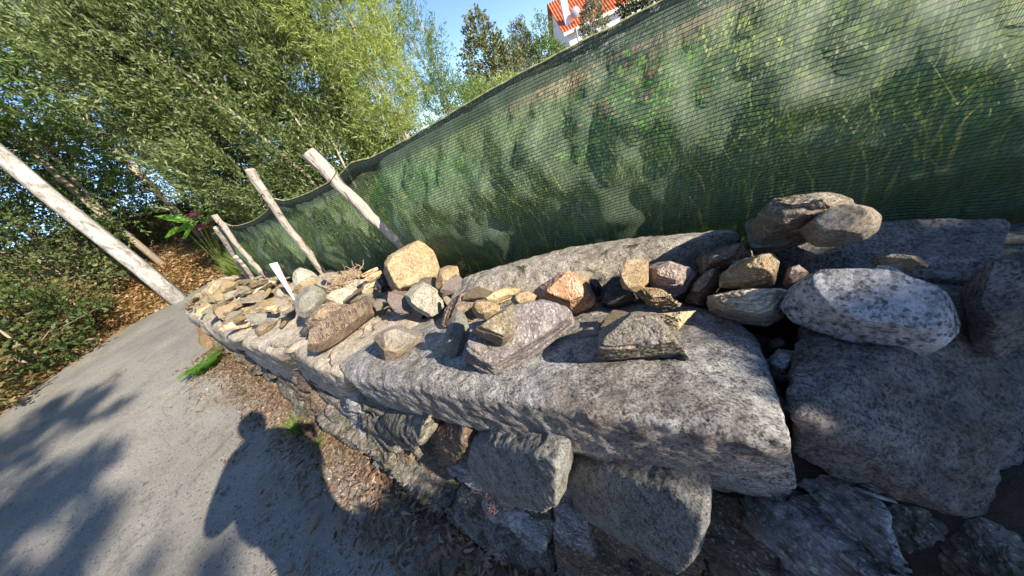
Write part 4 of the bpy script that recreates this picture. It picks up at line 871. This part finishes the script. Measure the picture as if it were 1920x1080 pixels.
# trees along the lane behind the camera: they throw the shade seen on the lane and wall
tree('roadside_tree', 'tall leafy roadside tree far behind the viewer overhanging the lane', U(-12.5, -4.6, 0), [[(0, 0, -.3, .2), (.3, .4, 3.2, .16), (1.0, 1.0, 6.2, .12), (1.6, 1.8, 9.3, .06)]],
     [(-.2, 3.5, 9.5, 1.0, .9, .6, 60), (1.8, 1.7, 9.5, .9, .9, .6, 60), (3.2, .4, 9.4, 1.0, 1.0, .6, 70), (-.2, .2, 8.8, 1.8, 1.8, 1.2, 220)], 'lf_dark', .24, .16, seed=91, limbs=30)
tree('roadside_tree', 'small leafy tree over the wall behind the viewer', U(-3.9, 1.1, 0.7), [[(0, 0, -.3, .06), (-.1, -.1, 1.2, .05), (-.3, -.33, 2.3, .03)]],
     [(-.36, -.28, 1.95, .30, .30, .2, 150), (.25, .1, 1.8, .25, .25, .15, 50)], 'lf_dark', .12, .06, seed=92, limbs=20, twig=.2)

tree('bush', 'upright leafy shrub growing at the wall foot behind the viewer', U(-2.7, -.08, 0), [[(0, 0, -.1, .02), (0, 0, 1.2, .015), (0, 0, 2.4, .01)]], [(0, 0, .7, .28, .28, .6, 420), (0, 0, 1.8, .26, .26, .55, 400)], 'lf_dark', .09, .04, cat='bush', twig=.14, per=9, seed=93, limbs=12)  # shrub added behind the camera so its shade falls on the litter strip

# grass and weeds on the bank behind the net (seen through it)
def blades(name, n, f, mat, hgt, wid, seed, label, kind='stuff', lean=.5):
    r = np.random.default_rng(seed); P = []
    for _ in range(n):
        u, v = f(r); P.append(G(u, v)[:])
    P = np.array(P); h = hgt * r.uniform(.4, 1.2, n) * K; a = r.uniform(0, 6.28, n); ln = r.uniform(.1, lean, n) * h
    d = np.stack([np.cos(a), np.sin(a), np.zeros(n)], 1); s = np.stack([-np.sin(a), np.cos(a), np.zeros(n)], 1) * (wid * K * r.uniform(.6, 1.3, n))[:, None] / 2
    V = np.empty((n, 5, 3)); V[:, 0] = P - s; V[:, 1] = P + s; V[:, 2] = P + s * .8 + d * (ln * .35)[:, None]; V[:, 2, 2] += h * .6; V[:, 3] = P - s * .8 + d * (ln * .35)[:, None]; V[:, 3, 2] += h * .6; V[:, 4] = P + d * ln[:, None]; V[:, 4, 2] += h * .95
    V = V.reshape(-1, 3); i = np.arange(n) * 5
    Q = np.concatenate([np.stack([i, i + 1, i + 2, i + 3], 1), np.stack([i + 3, i + 2, i + 4, i + 4], 1)])
    me = bpy.data.meshes.new(name); me.from_pydata(V.tolist(), [], [tuple(q) if q[2] != q[3] else tuple(q[:3]) for q in Q.tolist()]); me.materials.append(mat)
    return link(name, me, kind=kind, label=label)
blades('tall_grass', 46000, lambda r: (lambda u: (u, max(.95, 1.40 - .115 * u) + .12 + (r.exponential(.8) if r.random() < .55 else r.uniform(0, 7))))(r.uniform(-3, 8)), M['grass'], .55, .014, 1, 'tall green grass and weeds on the bank behind the netting')
for i, (u, v, h, m, lab) in enumerate([(.4, 2.3, .6, 'bright', 'bright green weed seen through the netting at right'), (-.4, 2.2, .6, 'lf_light', 'tall pale weed behind the right end of the netting'), (1.2, 2.2, .55, 'lf_light', 'light weed clump behind the middle of the netting'), (2.4, 2.2, .5, 'bright', 'bright weed clump behind the thick post'), (-.2, 3.4, .65, 'lf_yellow', 'tall yellowish shrub behind the netting at right'), (1.0, 3.8, .6, 'lf_dark', 'dark shrub behind the netting middle'), (3.4, 2.6, .6, 'bright', 'bright weeds behind the netting between the posts'), (.5, 3.0, .5, 'lf_rust', 'reddish weed seen through the netting')]):
    tree('weed', lab, G(u, v), [[(0, 0, -.1, .012), (0, 0, h * .5, .008), (0, 0, h, .004)]], [(0, 0, h * .5, .35 + .2 * h, .35, h * .55, 120)], m, .09, .035, cat='plant', twig=.2, per=9, seed=120 + i, limbs=10)

# ------------------------------------------------------------------ roadside litter, weeds, leaves
def litter(name, n, f, mat, L, W, seed, label, lift=.012, zf=None, flat=.25):
    r = np.random.default_rng(seed); P = []
    for _ in range(n):
        u, v = f(r); P.append(U(u, v, rise(u) + .008 + abs(r.normal()) * lift if zf is None else zf(u, v) + .005 + abs(r.normal()) * lift)[:])
    P = np.array(P); a = r.normal(-.75, .8, n) ; D = np.stack([np.cos(a), np.sin(a), r.normal(size=n) * flat], 1)
    # strips of three segments, slightly curled
    d = D / np.linalg.norm(D, axis=1, keepdims=True); nn = r.normal(size=(n, 3)) * .35 + np.array([0, 0, 1]); s = np.cross(d, nn); s /= np.linalg.norm(s, axis=1, keepdims=True); nn = np.cross(s, d)
    L = (L * r.uniform(.5, 1.4, n))[:, None]; W = (W * r.uniform(.6, 1.3, n))[:, None]; c = r.normal(0, .12, n)[:, None]
    V = np.empty((n, 6, 3)); V[:, 0] = P; V[:, 1] = P + d * L * .33 + s * W / 2 + nn * c * L; V[:, 2] = P + d * L * .33 - s * W / 2 + nn * c * L * .9
    V[:, 3] = P + d * L * .7 + s * W * .42 + nn * c * L * 1.1; V[:, 4] = P + d * L * .7 - s * W * .42 + nn * c * L; V[:, 5] = P + d * L + s * W * r.normal(0, .3, n)[:, None]
    V = V.reshape(-1, 3); i = np.arange(n) * 6; F = np.concatenate([np.stack([i, i + 1, i + 2], 1), np.stack([i + 1, i + 3, i + 4], 1), np.stack([i + 1, i + 4, i + 2], 1), np.stack([i + 3, i + 5, i + 4], 1)])
    return link(name, np_mesh(name, V, F, mat), kind='stuff', label=label)
def edge_band(r):
    while True:
        u = r.uniform(-1.5, 6.5); v = .16 - r.exponential(.24)
        if v < -1.6: continue
        dens = noise.noise(Vector((u * 2.2, v * 3.5, 0))) + .35 * noise.noise(Vector((u * 7, v * 9, 4)))
        if v > -.22 or dens > -.02 + max(0, -v - .45) * .7: 
            return u, v
litter('leaf_litter', 9000, edge_band, M['litter'], .05 * K * 1.3, .012 * K * 1.3, 3, 'brown dry leaf litter drifted along the foot of the wall')
litter('dry_needles', 14000, edge_band, M['needle'], .06 * K, .0022 * K, 4, 'dry needles and stalks scattered along the lane edge', .010)
litter('needle_scatter', 2600, lambda r: (r.uniform(-.5, 7), r.uniform(-2.2, -.4)), M['needle'], .05 * K, .002 * K, 5, 'sparse needles on the asphalt', .003)
litter('leaf_scatter', 500, lambda r: (r.uniform(-.5, 9), r.uniform(-3, -.3)), M['litter'], .035, .010, 15, 'a few dry leaves blown across the asphalt', .004)
litter('forest_litter', 26000, lambda r: (11.9 + r.exponential(1.8), r.uniform(-4, 6)), M['floor'], .16, .06, 6, 'sunlit brown forest floor litter beyond the bend', .03, gz, .3)
litter('verge_litter', 5000, lambda r: ((lambda a, d: (6.8 + (5.5 + d) * math.cos(a), 2 + (5.5 + d) * math.sin(a)))(r.uniform(-1.57, 0), r.exponential(.5))), M['floor'], .08, .03, 8, 'brown litter on the verge along the outer bend', .02, gz, .3)
# pebbles and crumbs
pr = random.Random(8); V = []; F = []
for i in range(700):
    u = pr.uniform(-1, 6); v = .1 - pr.expovariate(3.0); r_ = pr.uniform(.002, .006) * (2 if pr.random() < .08 else 1); c = U(u, v, rise(u) + .012)
    b = len(V); q = [Vector((1, 0, 0)), Vector((-1, 0, 0)), Vector((0, 1, 0)), Vector((0, -1, 0)), Vector((0, 0, 1)), Vector((0, 0, -1))]
    V += [c + x * r_ * pr.uniform(.6, 1.3) for x in q]; F += [(b + a, b + e, b + g) for a, e, g in [(0, 2, 4), (2, 1, 4), (1, 3, 4), (3, 0, 4), (2, 0, 5), (1, 2, 5), (3, 1, 5), (0, 3, 5)]]
mesh_obj('pebbles', V, F, simple('pale_pebble', (.5, .48, .44), .4, 9), kind='stuff', label='tiny pale pebbles and crumbs at the lane edge')
# single oak leaves
def oak_leaf(seed):
    rr = random.Random(seed); side = []
    for k in range(1, 12):
        t = k / 12; w = (.30 if k % 2 else .15) * (math.sin(t * math.pi) ** .6) * rr.uniform(.8, 1.15) * (1.25 if .35 < t < .75 else .9); side.append((t + (.05 if k % 2 else -.02), w))
    V = [(0, 0, 0)]; cz = rr.uniform(.05, .2)
    mid = [(t, 0, -.02 + cz * .3 * math.sin(t * 3)) for t, w in side]; Lf = [(t + rr.uniform(-.01, .01), w, cz * w * 1.6 + cz * .3 * math.sin(t * 3)) for t, w in side]; Rt = [(t + rr.uniform(-.01, .01), -w * rr.uniform(.85, 1.1), cz * w * 1.2 + cz * .3 * math.sin(t * 3)) for t, w in side]
    V += mid + Lf + Rt + [(1.05, 0, 0)]; n = len(side); F = []
    for i in range(n - 1): F += [(1 + i, 2 + i, 2 + n + i, 1 + n + i), (2 + i, 1 + i, 1 + 2 * n + i, 2 + 2 * n + i)]
    F += [(0, 1, 1 + n), (0, 1 + 2 * n, 1), (n, 3 * n + 1, 2 * n), (n, 3 * n, 3 * n + 1)]
    V += [(-.25, .006, 0), (-.25, -.006, 0), (0, -.006, .002), (0, .006, .002)]; b = 3 * n + 2; F.append((b, b + 1, b + 2, b + 3))
    me = bpy.data.meshes.new('oak_leaf'); me.from_pydata(V, [], F); me.materials.append(M['oakleaf']); return me
OL = [oak_leaf(i) for i in range(5)]
def oleaf(px, py, size, ang, i, label, group=None):
    p = Pz(px, py, .025); o = bpy.data.objects.new('oak_leaf', OL[i % 5]); COL.objects.link(o); o.location = p; o.scale = (size,) * 3; rr = random.Random(px); o.rotation_euler = (rr.uniform(-.3, .3), rr.uniform(-.25, .25), ang); finish(o, label, 'leaf', group)
oleaf(578, 1003, .09, 1.2, 0, 'large pale lobed oak leaf lying alone on the shaded asphalt')
oleaf(517, 848, .06, 1.7, 1, 'pale oak leaf in the shadow of the head')
oleaf(585, 935, .055, .4, 2, 'curled oak leaf above the large pale one')
oleaf(802, 1068, .085, .7, 3, 'pale oak leaf at the bottom edge of the litter')
for i, (x, y) in enumerate([(800, 962), (760, 995), (790, 1010), (830, 1030), (855, 1020), (738, 900), (680, 890), (715, 925), (870, 1065), (700, 1010), (740, 1040), (905, 1060), (770, 925), (650, 930), (822, 985), (690, 960), (640, 1000), (930, 1070)]):
    oleaf(x, y, .05 + .02 * ((i * 7) % 5) / 5, i * 1.3, i, 'brown crumpled oak leaf in the litter below the wall', 'crumpled oak leaves in the litter')
# grass tufts, fern and berry plant
def tuft(px, py, n, hgt, wid, label, mat, seed, z=.02, spread=.02, lean=.9, name='grass_tuft'):
    c = Pz(px, py, z); rr = random.Random(seed); V = []; F = []
    for i in range(n):
        a = rr.uniform(0, 6.283); d = Vector((math.cos(a), math.sin(a), 0)); s = Vector((-d.y, d.x, 0)) * wid * rr.uniform(.6, 1.2) / 2; p = d * rr.uniform(0, spread); h = hgt * rr.uniform(.5, 1.15); l = h * rr.uniform(.3, lean); b = len(V)
        for t in (0, .35, .7, 1):
            q = p + d * l * t * t + Vector((0, 0, h * (t - .45 * t * t * lean))); w = 1 - t * .85; V += [q - s * w, q + s * w]
        for k in range(3): F.append((b + 2 * k, b + 2 * k + 1, b + 2 * k + 3, b + 2 * k + 2))
    return mesh_obj(name, V, F, mat, loc=c, label=label, cat='plant')
tuft(562, 812, 110, .22, .007, 'bright green grass tuft half in shade at the wall foot', M['grass'], 1)
tuft(600, 832, 26, .09, .010, 'small pale weed rosette next to the grass tuft', M['grass'], 2, lean=1.3)
tuft(458, 752, 90, .13, .006, 'low patch of thin grass at the lane edge', M['grass'], 3, spread=.12)
tuft(770, 925, 12, .07, .006, 'few green blades at the foot of the mossy ledge', M['grass'], 4)
tuft(985, 1010, 14, .06, .004, 'thin pale straw blades under the granite block', M['needle'], 7, z=.12)
tuft(395, 735, 40, .08, .005, 'dry grass fringe at the lane edge', M['needle'], 8, spread=.15)
def fern(px, py, n, L, label, seed, z=.1):
    c = Pz(px, py, z); rr = random.Random(seed); V = []; F = []
    for i in range(n):
        a = rr.uniform(0, 6.283); d = Vector((math.cos(a), math.sin(a), 0)); s = Vector((-d.y, d.x, 0)); LL = L * rr.uniform(.6, 1.1)
        for k in range(14):
            t = (k + 1) / 14; q = d * LL * t * .8 + Vector((0, 0, LL * (t * .9 - .6 * t * t)));
            for sg in (-1, 1):
                w = LL * .32 * math.sin(min(1, (1.08 - t) * 1.3) * 1.57); b = len(V); tip = q + s * sg * w + d * w * .35; V += [q, q + d * LL * .05 + s * sg * w * .5, tip, q - d * LL * .02 + s * sg * w * .5]; F.append((b, b + 1, b + 2, b + 3))
    return mesh_obj('fern', V, F, M['bright'], loc=c, label=label, cat='plant')
fern(393, 690, 22, .34, 'bright green fern growing at the foot of the far capstone', 4, .25)
def berry():
    base = CAM + ray(378, 462) * ((G(12.4, 1.0) - CAM).length); u, v = uv_of(base); base = G(u, v)
    e = empty('berry_plant', base, label='bright green broad leaved plant with pink berry spikes beyond the wall end', cat='plant'); rr = random.Random(3)
    dist = (base - CAM).length * .93
    targets = [(340, 425), (352, 438), (365, 415), (372, 407), (385, 405), (392, 400), (378, 430), (405, 425), (395, 415), (360, 428), (418, 408), (430, 405), (387, 398), (370, 398)]
    V = []; F = []
    for tx, ty in targets:
        q = CAM + ray(tx, ty) * (dist * rr.uniform(.97, 1.03)); d = (q - base); dd = Vector((rr.gauss(0, 1), rr.gauss(0, 1), -.3)).normalized()
        v, f = tube([base, base + d * .5 + Vector((0, 0, .08)), q], [.02, .015, .006], 5); b = len(V); V += v; F += [tuple(x + b for x in z) for z in f]
    mesh_obj('stem', [x - base for x in V], F, M['grass'], loc=base, parent=e)
    for j, (tx, ty) in enumerate(targets):
        q = CAM + ray(tx, ty) * (dist * rr.uniform(.97, 1.03)); L = rr.uniform(.4, .6); dd = Vector((rr.gauss(0, 1), rr.gauss(0, .4), rr.uniform(-.5, .4))).normalized(); s = dd.cross((Vector((.2, -.7, .7)))).normalized(); n = s.cross(dd)
        V = []; prof_ = [(0, 0), (.15, .6), (.4, 1), (.7, .75), (1, 0)]
        for t, w in prof_: V += [dd * L * t + s * w * L * .17 + n * .03, dd * L * t - n * .02 * t, dd * L * t - s * w * L * .17 + n * .03]
        F = [(3 * k + a, 3 * k + a + 1, 3 * k + a + 4, 3 * k + a + 3) for k in range(4) for a in (0, 1)]
        mesh_obj('leaf', V, F, M['bright'], loc=q, parent=e)
    for tx, ty in [(375, 424), (384, 421), (391, 419), (368, 399), (365, 402)]:
        q = CAM + ray(tx, ty) * dist * .985; V = []; F = []
        for k in range(40):
            c = Vector((rr.gauss(0, .08), rr.gauss(0, .03), rr.gauss(0, .03))); b = len(V); r_ = .022; V += [c + x * r_ for x in (Vector((1, 0, 0)), Vector((-1, 0, 0)), Vector((0, 1, 0)), Vector((0, -1, 0)), Vector((0, 0, 1)), Vector((0, 0, -1)))]
            F += [(b + a, b + e2, b + g) for a, e2, g in [(0, 2, 4), (2, 1, 4), (1, 3, 4), (3, 0, 4), (2, 0, 5), (1, 2, 5), (3, 1, 5), (0, 3, 5)]]
        mesh_obj('berry_spike', V, F, M['berry'], loc=q, parent=e)
berry()

# ------------------------------------------------------------------ white house on the hill
def house():
    D = 34 * K
    p0 = CAM + ray(1062, 58) * 1.0; dd = ray(1062, 58); t = D / math.hypot(dd.x, dd.y); corner = CAM + dd * t      # eave at the near left corner
    az = R(23.5); fx = Vector((math.cos(az), -math.sin(az), 0)); fy = Vector((math.sin(az), math.cos(az), 0))       # along the facade, into the house
    az2 = R(12); fx = Vector((math.cos(az2), -math.sin(az2), 0)); fy = Vector((math.sin(az2), math.cos(az2), 0))
    ez = corner.z; base = Vector((corner.x, corner.y, 0)); u, v = uv_of(base); zb = gz(u, v) * K - 1.5
    base.z = zb; Wf, Df, Rh = 12.0, 7.0, 2.4
    e = empty('house', base, label='white house with orange red tiled roof on the hill', cat='house')
    def box(name, x0, x1, y0, y1, z0, z1, mat, par=e):
        V = [base * 0 + fx * x + fy * y + Vector((0, 0, z)) for x in (x0, x1) for y in (y0, y1) for z in (z0, z1)]
        return mesh_obj(name, V, [(0, 1, 3, 2), (4, 6, 7, 5), (0, 4, 5, 1), (2, 3, 7, 6), (0, 2, 6, 4), (1, 5, 7, 3)], mat, loc=base, parent=par)
    wh_ = simple('white_render', (.80, .80, .78), .04, 3, .9); hh = ez - zb
    box('wall', 0, Wf, 0, Df, 0, hh, wh_)
    V = [fx * x + fy * y + Vector((0, 0, z)) for x in (0, Wf) for y, z in ((0, hh), (Df, hh), (Df / 2, hh + Rh))]
    mesh_obj('gable', V, [(0, 1, 2), (3, 5, 4), (0, 3, 4, 1), (0, 2, 5, 3), (1, 4, 5, 2)], wh_, loc=base, parent=e)
    tile = simple('orange_roof_tile', (.62, .17, .07), .2, 6, .8)
    roof = empty('roof', base); roof.parent = e; roof.matrix_parent_inverse = Matrix.Translation(-e.location)
    V = []; F = []; nx = 60; ov = .35
    for side in (0, 1):
        b0 = len(V)
        for i in range(nx * 4 + 1):
            x = -ov + (Wf + 2 * ov) * i / (nx * 4)
            for k in range(13):
                t = k / 12; y = (-ov + (Df / 2 + ov) * t) if side == 0 else (Df + ov - (Df / 2 + ov) * t); z = hh - ov * Rh / (Df / 2) + (Rh + ov * Rh / (Df / 2)) * t + .10 + .05 * math.sin(i / 4 * 6.283) + (.03 if k % 2 else 0); V.append(fx * x + fy * y + Vector((0, 0, z)))
        F += [(b0 + i * 13 + k, b0 + (i + 1) * 13 + k, b0 + (i + 1) * 13 + k + 1, b0 + i * 13 + k + 1) for i in range(nx * 4) for k in range(12)]
    o = mesh_obj('roof_tiles', V, F, tile, loc=base, parent=roof); o['kind'] = 'stuff'
    box('eave_board', -.3, Wf + .3, -.36, -.30, hh - .28, hh - .08, wh_)
    ch = box('chimney', .1, .55, .3, .75, hh - .2, hh + 2.3, wh_)
    box('chimney_cap', .02, .63, .22, .83, hh + 2.35, hh + 2.45, M['charcoal'])
    gm = simple('grey_metal', (.4, .4, .4), .1, 5, .5)
    V, F = tube([fx * 1.6 - fy * .4 + Vector((0, 0, hh - 3)), fx * 1.6 - fy * .4 + Vector((0, 0, hh - 1.3)), fx * .6 - fy * .4 + Vector((0, 0, hh - .9)), fx * .6 - fy * .4 + Vector((0, 0, hh - .1))], [.06] * 4, 8); mesh_obj('downpipe', V, F, wh_ if False else gm, loc=base, parent=e)
    V, F = tube([fx * 2 + fy * .3 + Vector((0, 0, hh - .5)), fx * 2 + fy * .3 + Vector((0, 0, hh + 2.6))], [.04] * 2, 6); a = mesh_obj('antenna', V, F, gm, loc=base, parent=e)
    # satellite dish
    V = []; F = []
    for k in range(5):
        for j in range(16): V.append(fx * (.9 + .35 * k / 4 * math.cos(j / 16 * 6.283)) - fy * (.1 - .15 * (k / 4) ** 2) + Vector((0, 0, hh + .75 + .35 * k / 4 * math.sin(j / 16 * 6.283))))
    F = [(k * 16 + j, k * 16 + (j + 1) % 16, (k + 1) * 16 + (j + 1) % 16, (k + 1) * 16 + j) for k in range(4) for j in range(16)]
    mesh_obj('satellite_dish', V, F, gm, loc=base, parent=e)
    for wx in (4.2, 7.5, 10.2):
        f = box('window', wx, wx + 1.1, -.05, .02, hh - 2.0, hh - .8, gm); box('pane', wx + .08, wx + 1.02, -.07, -.052, hh - 1.92, hh - .88, M['charcoal'], f)
house()

# ------------------------------------------------------------------ the photographer (outside the frame, throws the shadow on the lane)
def skin_obj(name, chains, mat, sub=2):
    """chains: list of lists of (x,y,z,r); first vertex of later chains is merged with the nearest existing vertex when equal"""
    V = []; E = []; Rr = []
    def idx(p):
        for i, q in enumerate(V):
            if (Vector(p[:3]) - Vector(q)).length < 1e-4: return i
        V.append(tuple(p[:3])); Rr.append(p[3]); return len(V) - 1
    for ch in chains:
        ids = [idx(p) for p in ch]
        for a, b in zip(ids[:-1], ids[1:]): E.append((a, b))
    me = bpy.data.meshes.new('tmp'); me.from_pydata(V, E, []); o = bpy.data.objects.new('tmp', me); COL.objects.link(o)
    o.modifiers.new('s', 'SKIN'); o.modifiers.new('u', 'SUBSURF').levels = sub
    for i, sv in enumerate(me.skin_vertices[0].data): sv.radius = (Rr[i], Rr[i])
    me.skin_vertices[0].data[0].use_root = True
    m2 = bpy.data.meshes.new_from_object(o.evaluated_get(bpy.context.evaluated_depsgraph_get())); bpy.data.objects.remove(o)
    m2.materials.clear(); m2.materials.append(mat); m2.shade_smooth(); m2.name = name
    return m2
def person():
    base = Vector((-.27, -.20, 0)); e = empty('person', base, label='person behind the viewpoint leaning in and holding up a phone', cat='person')
    skin = simple('skin', (.55, .36, .27), .1, 10, .6); cloth = simple('dark_blue_shirt', (.05, .07, .14), .2, 30); jean = simple('jeans', (.06, .08, .13), .3, 40); hairm = simple('dark_hair', (.03, .02, .015), .3, 80); shoe = simple('dark_shoes', (.05, .05, .05), .2, 30)
    def rel(p): return (p[0] - base.x, p[1] - base.y, p[2], p[3])
    hipL, hipR = (-.37, -.22, .93, .10), (-.17, -.22, .93, .10); pel = (-.30, -.23, .98, .20)
    sp1 = (-.30, -.18, 1.15, .20); chest = (-.29, -.08, 1.34, .18); neck = (-.30, -.03, 1.48, .11); sL = (-.50, -.07, 1.43, .10); sR = (-.10, -.10, 1.43, .10)
    eL, wL = (-.62, -.34, 1.22, .06), (-.17, -.09, 1.40, .032); eR, wR = (.02, -.26, 1.20, .045), (.055, -.09, 1.34, .032)
    bodyc = [[pel, sp1, chest, neck, (-.31, .0, 1.52, .05)], [chest, sL, eL, wL], [chest, sR, eR, wR], [pel, hipL, (-.38, -.16, .50, .065), (-.38, -.20, .10, .045), (-.38, -.10, .05, .04)], [pel, hipR, (.02, -.20, .50, .065), (.06, -.26, .10, .045), (.06, -.16, .05, .04)]]
    body = skin_obj('body', [[rel(p) for p in c] for c in bodyc], skin); link('body', body, base, parent=e)
    g = lambda p, k=1.12: (p[0], p[1], p[2], p[3] * k + .008)
    shirt = skin_obj('shirt', [[rel(g(p)) for p in c] for c in [[pel, sp1, chest, (neck[0], neck[1], neck[2] - .05, .07)], [chest, sL, eL, (wL[0] * .8 + eL[0] * .2, wL[1] * .8 + eL[1] * .2, wL[2] * .8 + eL[2] * .2, .036)], [chest, sR, eR, (wR[0] * .8 + eR[0] * .2, wR[1] * .8 + eR[1] * .2, wR[2] * .8 + eR[2] * .2, .036)]]], cloth); link('shirt', shirt, base, parent=e)
    tr = skin_obj('trousers', [[rel(g(p)) for p in c] for c in [[(pel[0], pel[1], pel[2] + .02, .13), pel, hipL, (-.38, -.16, .50, .068), (-.38, -.20, .10, .055)], [pel, hipR, (.02, -.20, .50, .068), (.06, -.26, .10, .055)]]], jean); link('trousers', tr, base, parent=e)
    for x, yy in ((-.38, -.20), (.06, -.26)):
        sh = skin_obj('shoe', [[(0, -.08, .045, .045), (0, 0, .045, .048), (0, .10, .035, .045), (0, .17, .03, .03)]], shoe); link('shoe', sh, (x, yy, 0), parent=e)
    hc = Vector((-.32, .02, 1.635))
    bm = bmesh.new(); bmesh.ops.create_uvsphere(bm, u_segments=32, v_segments=24, radius=1)
    for v in bm.verts:
        x, y, z = v.co; w = 1 - .25 * max(0, -z) ** 1.5; nose = .16 * math.exp(-((x / .14) ** 2 + ((z + .08) / .22) ** 2)) * (y > 0); eye = -.05 * math.exp(-(((abs(x) - .35) / .15) ** 2 + ((z - .12) / .12) ** 2)) * (y > 0); chin = .08 * math.exp(-((x / .3) ** 2 + ((z + .85) / .2) ** 2))
        mouth = .03 * math.exp(-((x / .25) ** 2 + ((z + .48) / .06) ** 2)) * (y > 0); ear = .14 * math.exp(-(((y) / .15) ** 2 + ((z) / .2) ** 2)) * abs(x) ** 8
        v.co = Vector((x * (w + ear) * .078, (y * (1 - .1 * max(0, -z)) + nose + eye + chin + mouth) * .098, z * .118))
    me = bpy.data.meshes.new('head'); bm.to_mesh(me); bm.free(); me.materials.append(skin); me.shade_smooth(); link('head', me, hc, parent=e)
    bm = bmesh.new(); bmesh.ops.create_uvsphere(bm, u_segments=28, v_segments=20, radius=1)
    for v in bm.verts:
        x, y, z = v.co
        if y > .35 and z < .45: v.co = Vector((x * .06, y * .06, z * .07))
        else:
            kk = 1 + .10 * noise.noise(v.co * 3.5) + .05 * noise.noise(v.co * 9); v.co = Vector((x * .093 * kk, y * .112 * kk - .008, z * .128 * kk + .012))
    me = bpy.data.meshes.new('hair'); bm.to_mesh(me); bm.free(); me.materials.append(hairm); link('hair', me, hc, parent=e)
    # hands: palm and five fingers each, closed on the phone edges
    for wr, side in ((wL, -1), (wR, 1)):
        w = Vector(wr[:3]); c = CAM + (-xax if side < 0 else xax) * .072 - fwd * .014; p = w.lerp(c, .62)
        ch = [[(*w, .026), (*p, .03)]]
        for k in range(4):
            b = p + yax * (.022 - .016 * k); m = c + yax * (.030 - .02 * k) - fwd * .012; t = c + (-xax if side > 0 else xax) * .012 + yax * (.030 - .02 * k) - fwd * .016
            ch.append([(*p, .03), (*b, .010), (*m, .009), (*t, .008)])
        th = c - yax * .02 - fwd * .02; ch.append([(*p, .03), (*(p - yax * .03 - fwd * .01), .011), (*th, .009)])
        h = skin_obj('hand', [[rel(q) for q in x] for x in ch], skin, 1); link('hand', h, base, parent=e)
    # the phone, a thing of its own held in the hands
    pc = CAM - fwd * .012; bx = [pc + xax * a * .072 + yax * b * .036 - fwd * d for a in (-1, 1) for b in (-1, 1) for d in (.001, .009)]
    bx = [v - pc for v in bx]
    mesh_obj('smartphone', bx, [(0, 1, 3, 2), (4, 6, 7, 5), (0, 4, 5, 1), (2, 3, 7, 6), (0, 2, 6, 4), (1, 5, 7, 3)], simple('phone_body', (.03, .03, .035), .1, 5, .3), loc=pc, label='dark smartphone held up in both hands behind the viewpoint', cat='phone')
person()
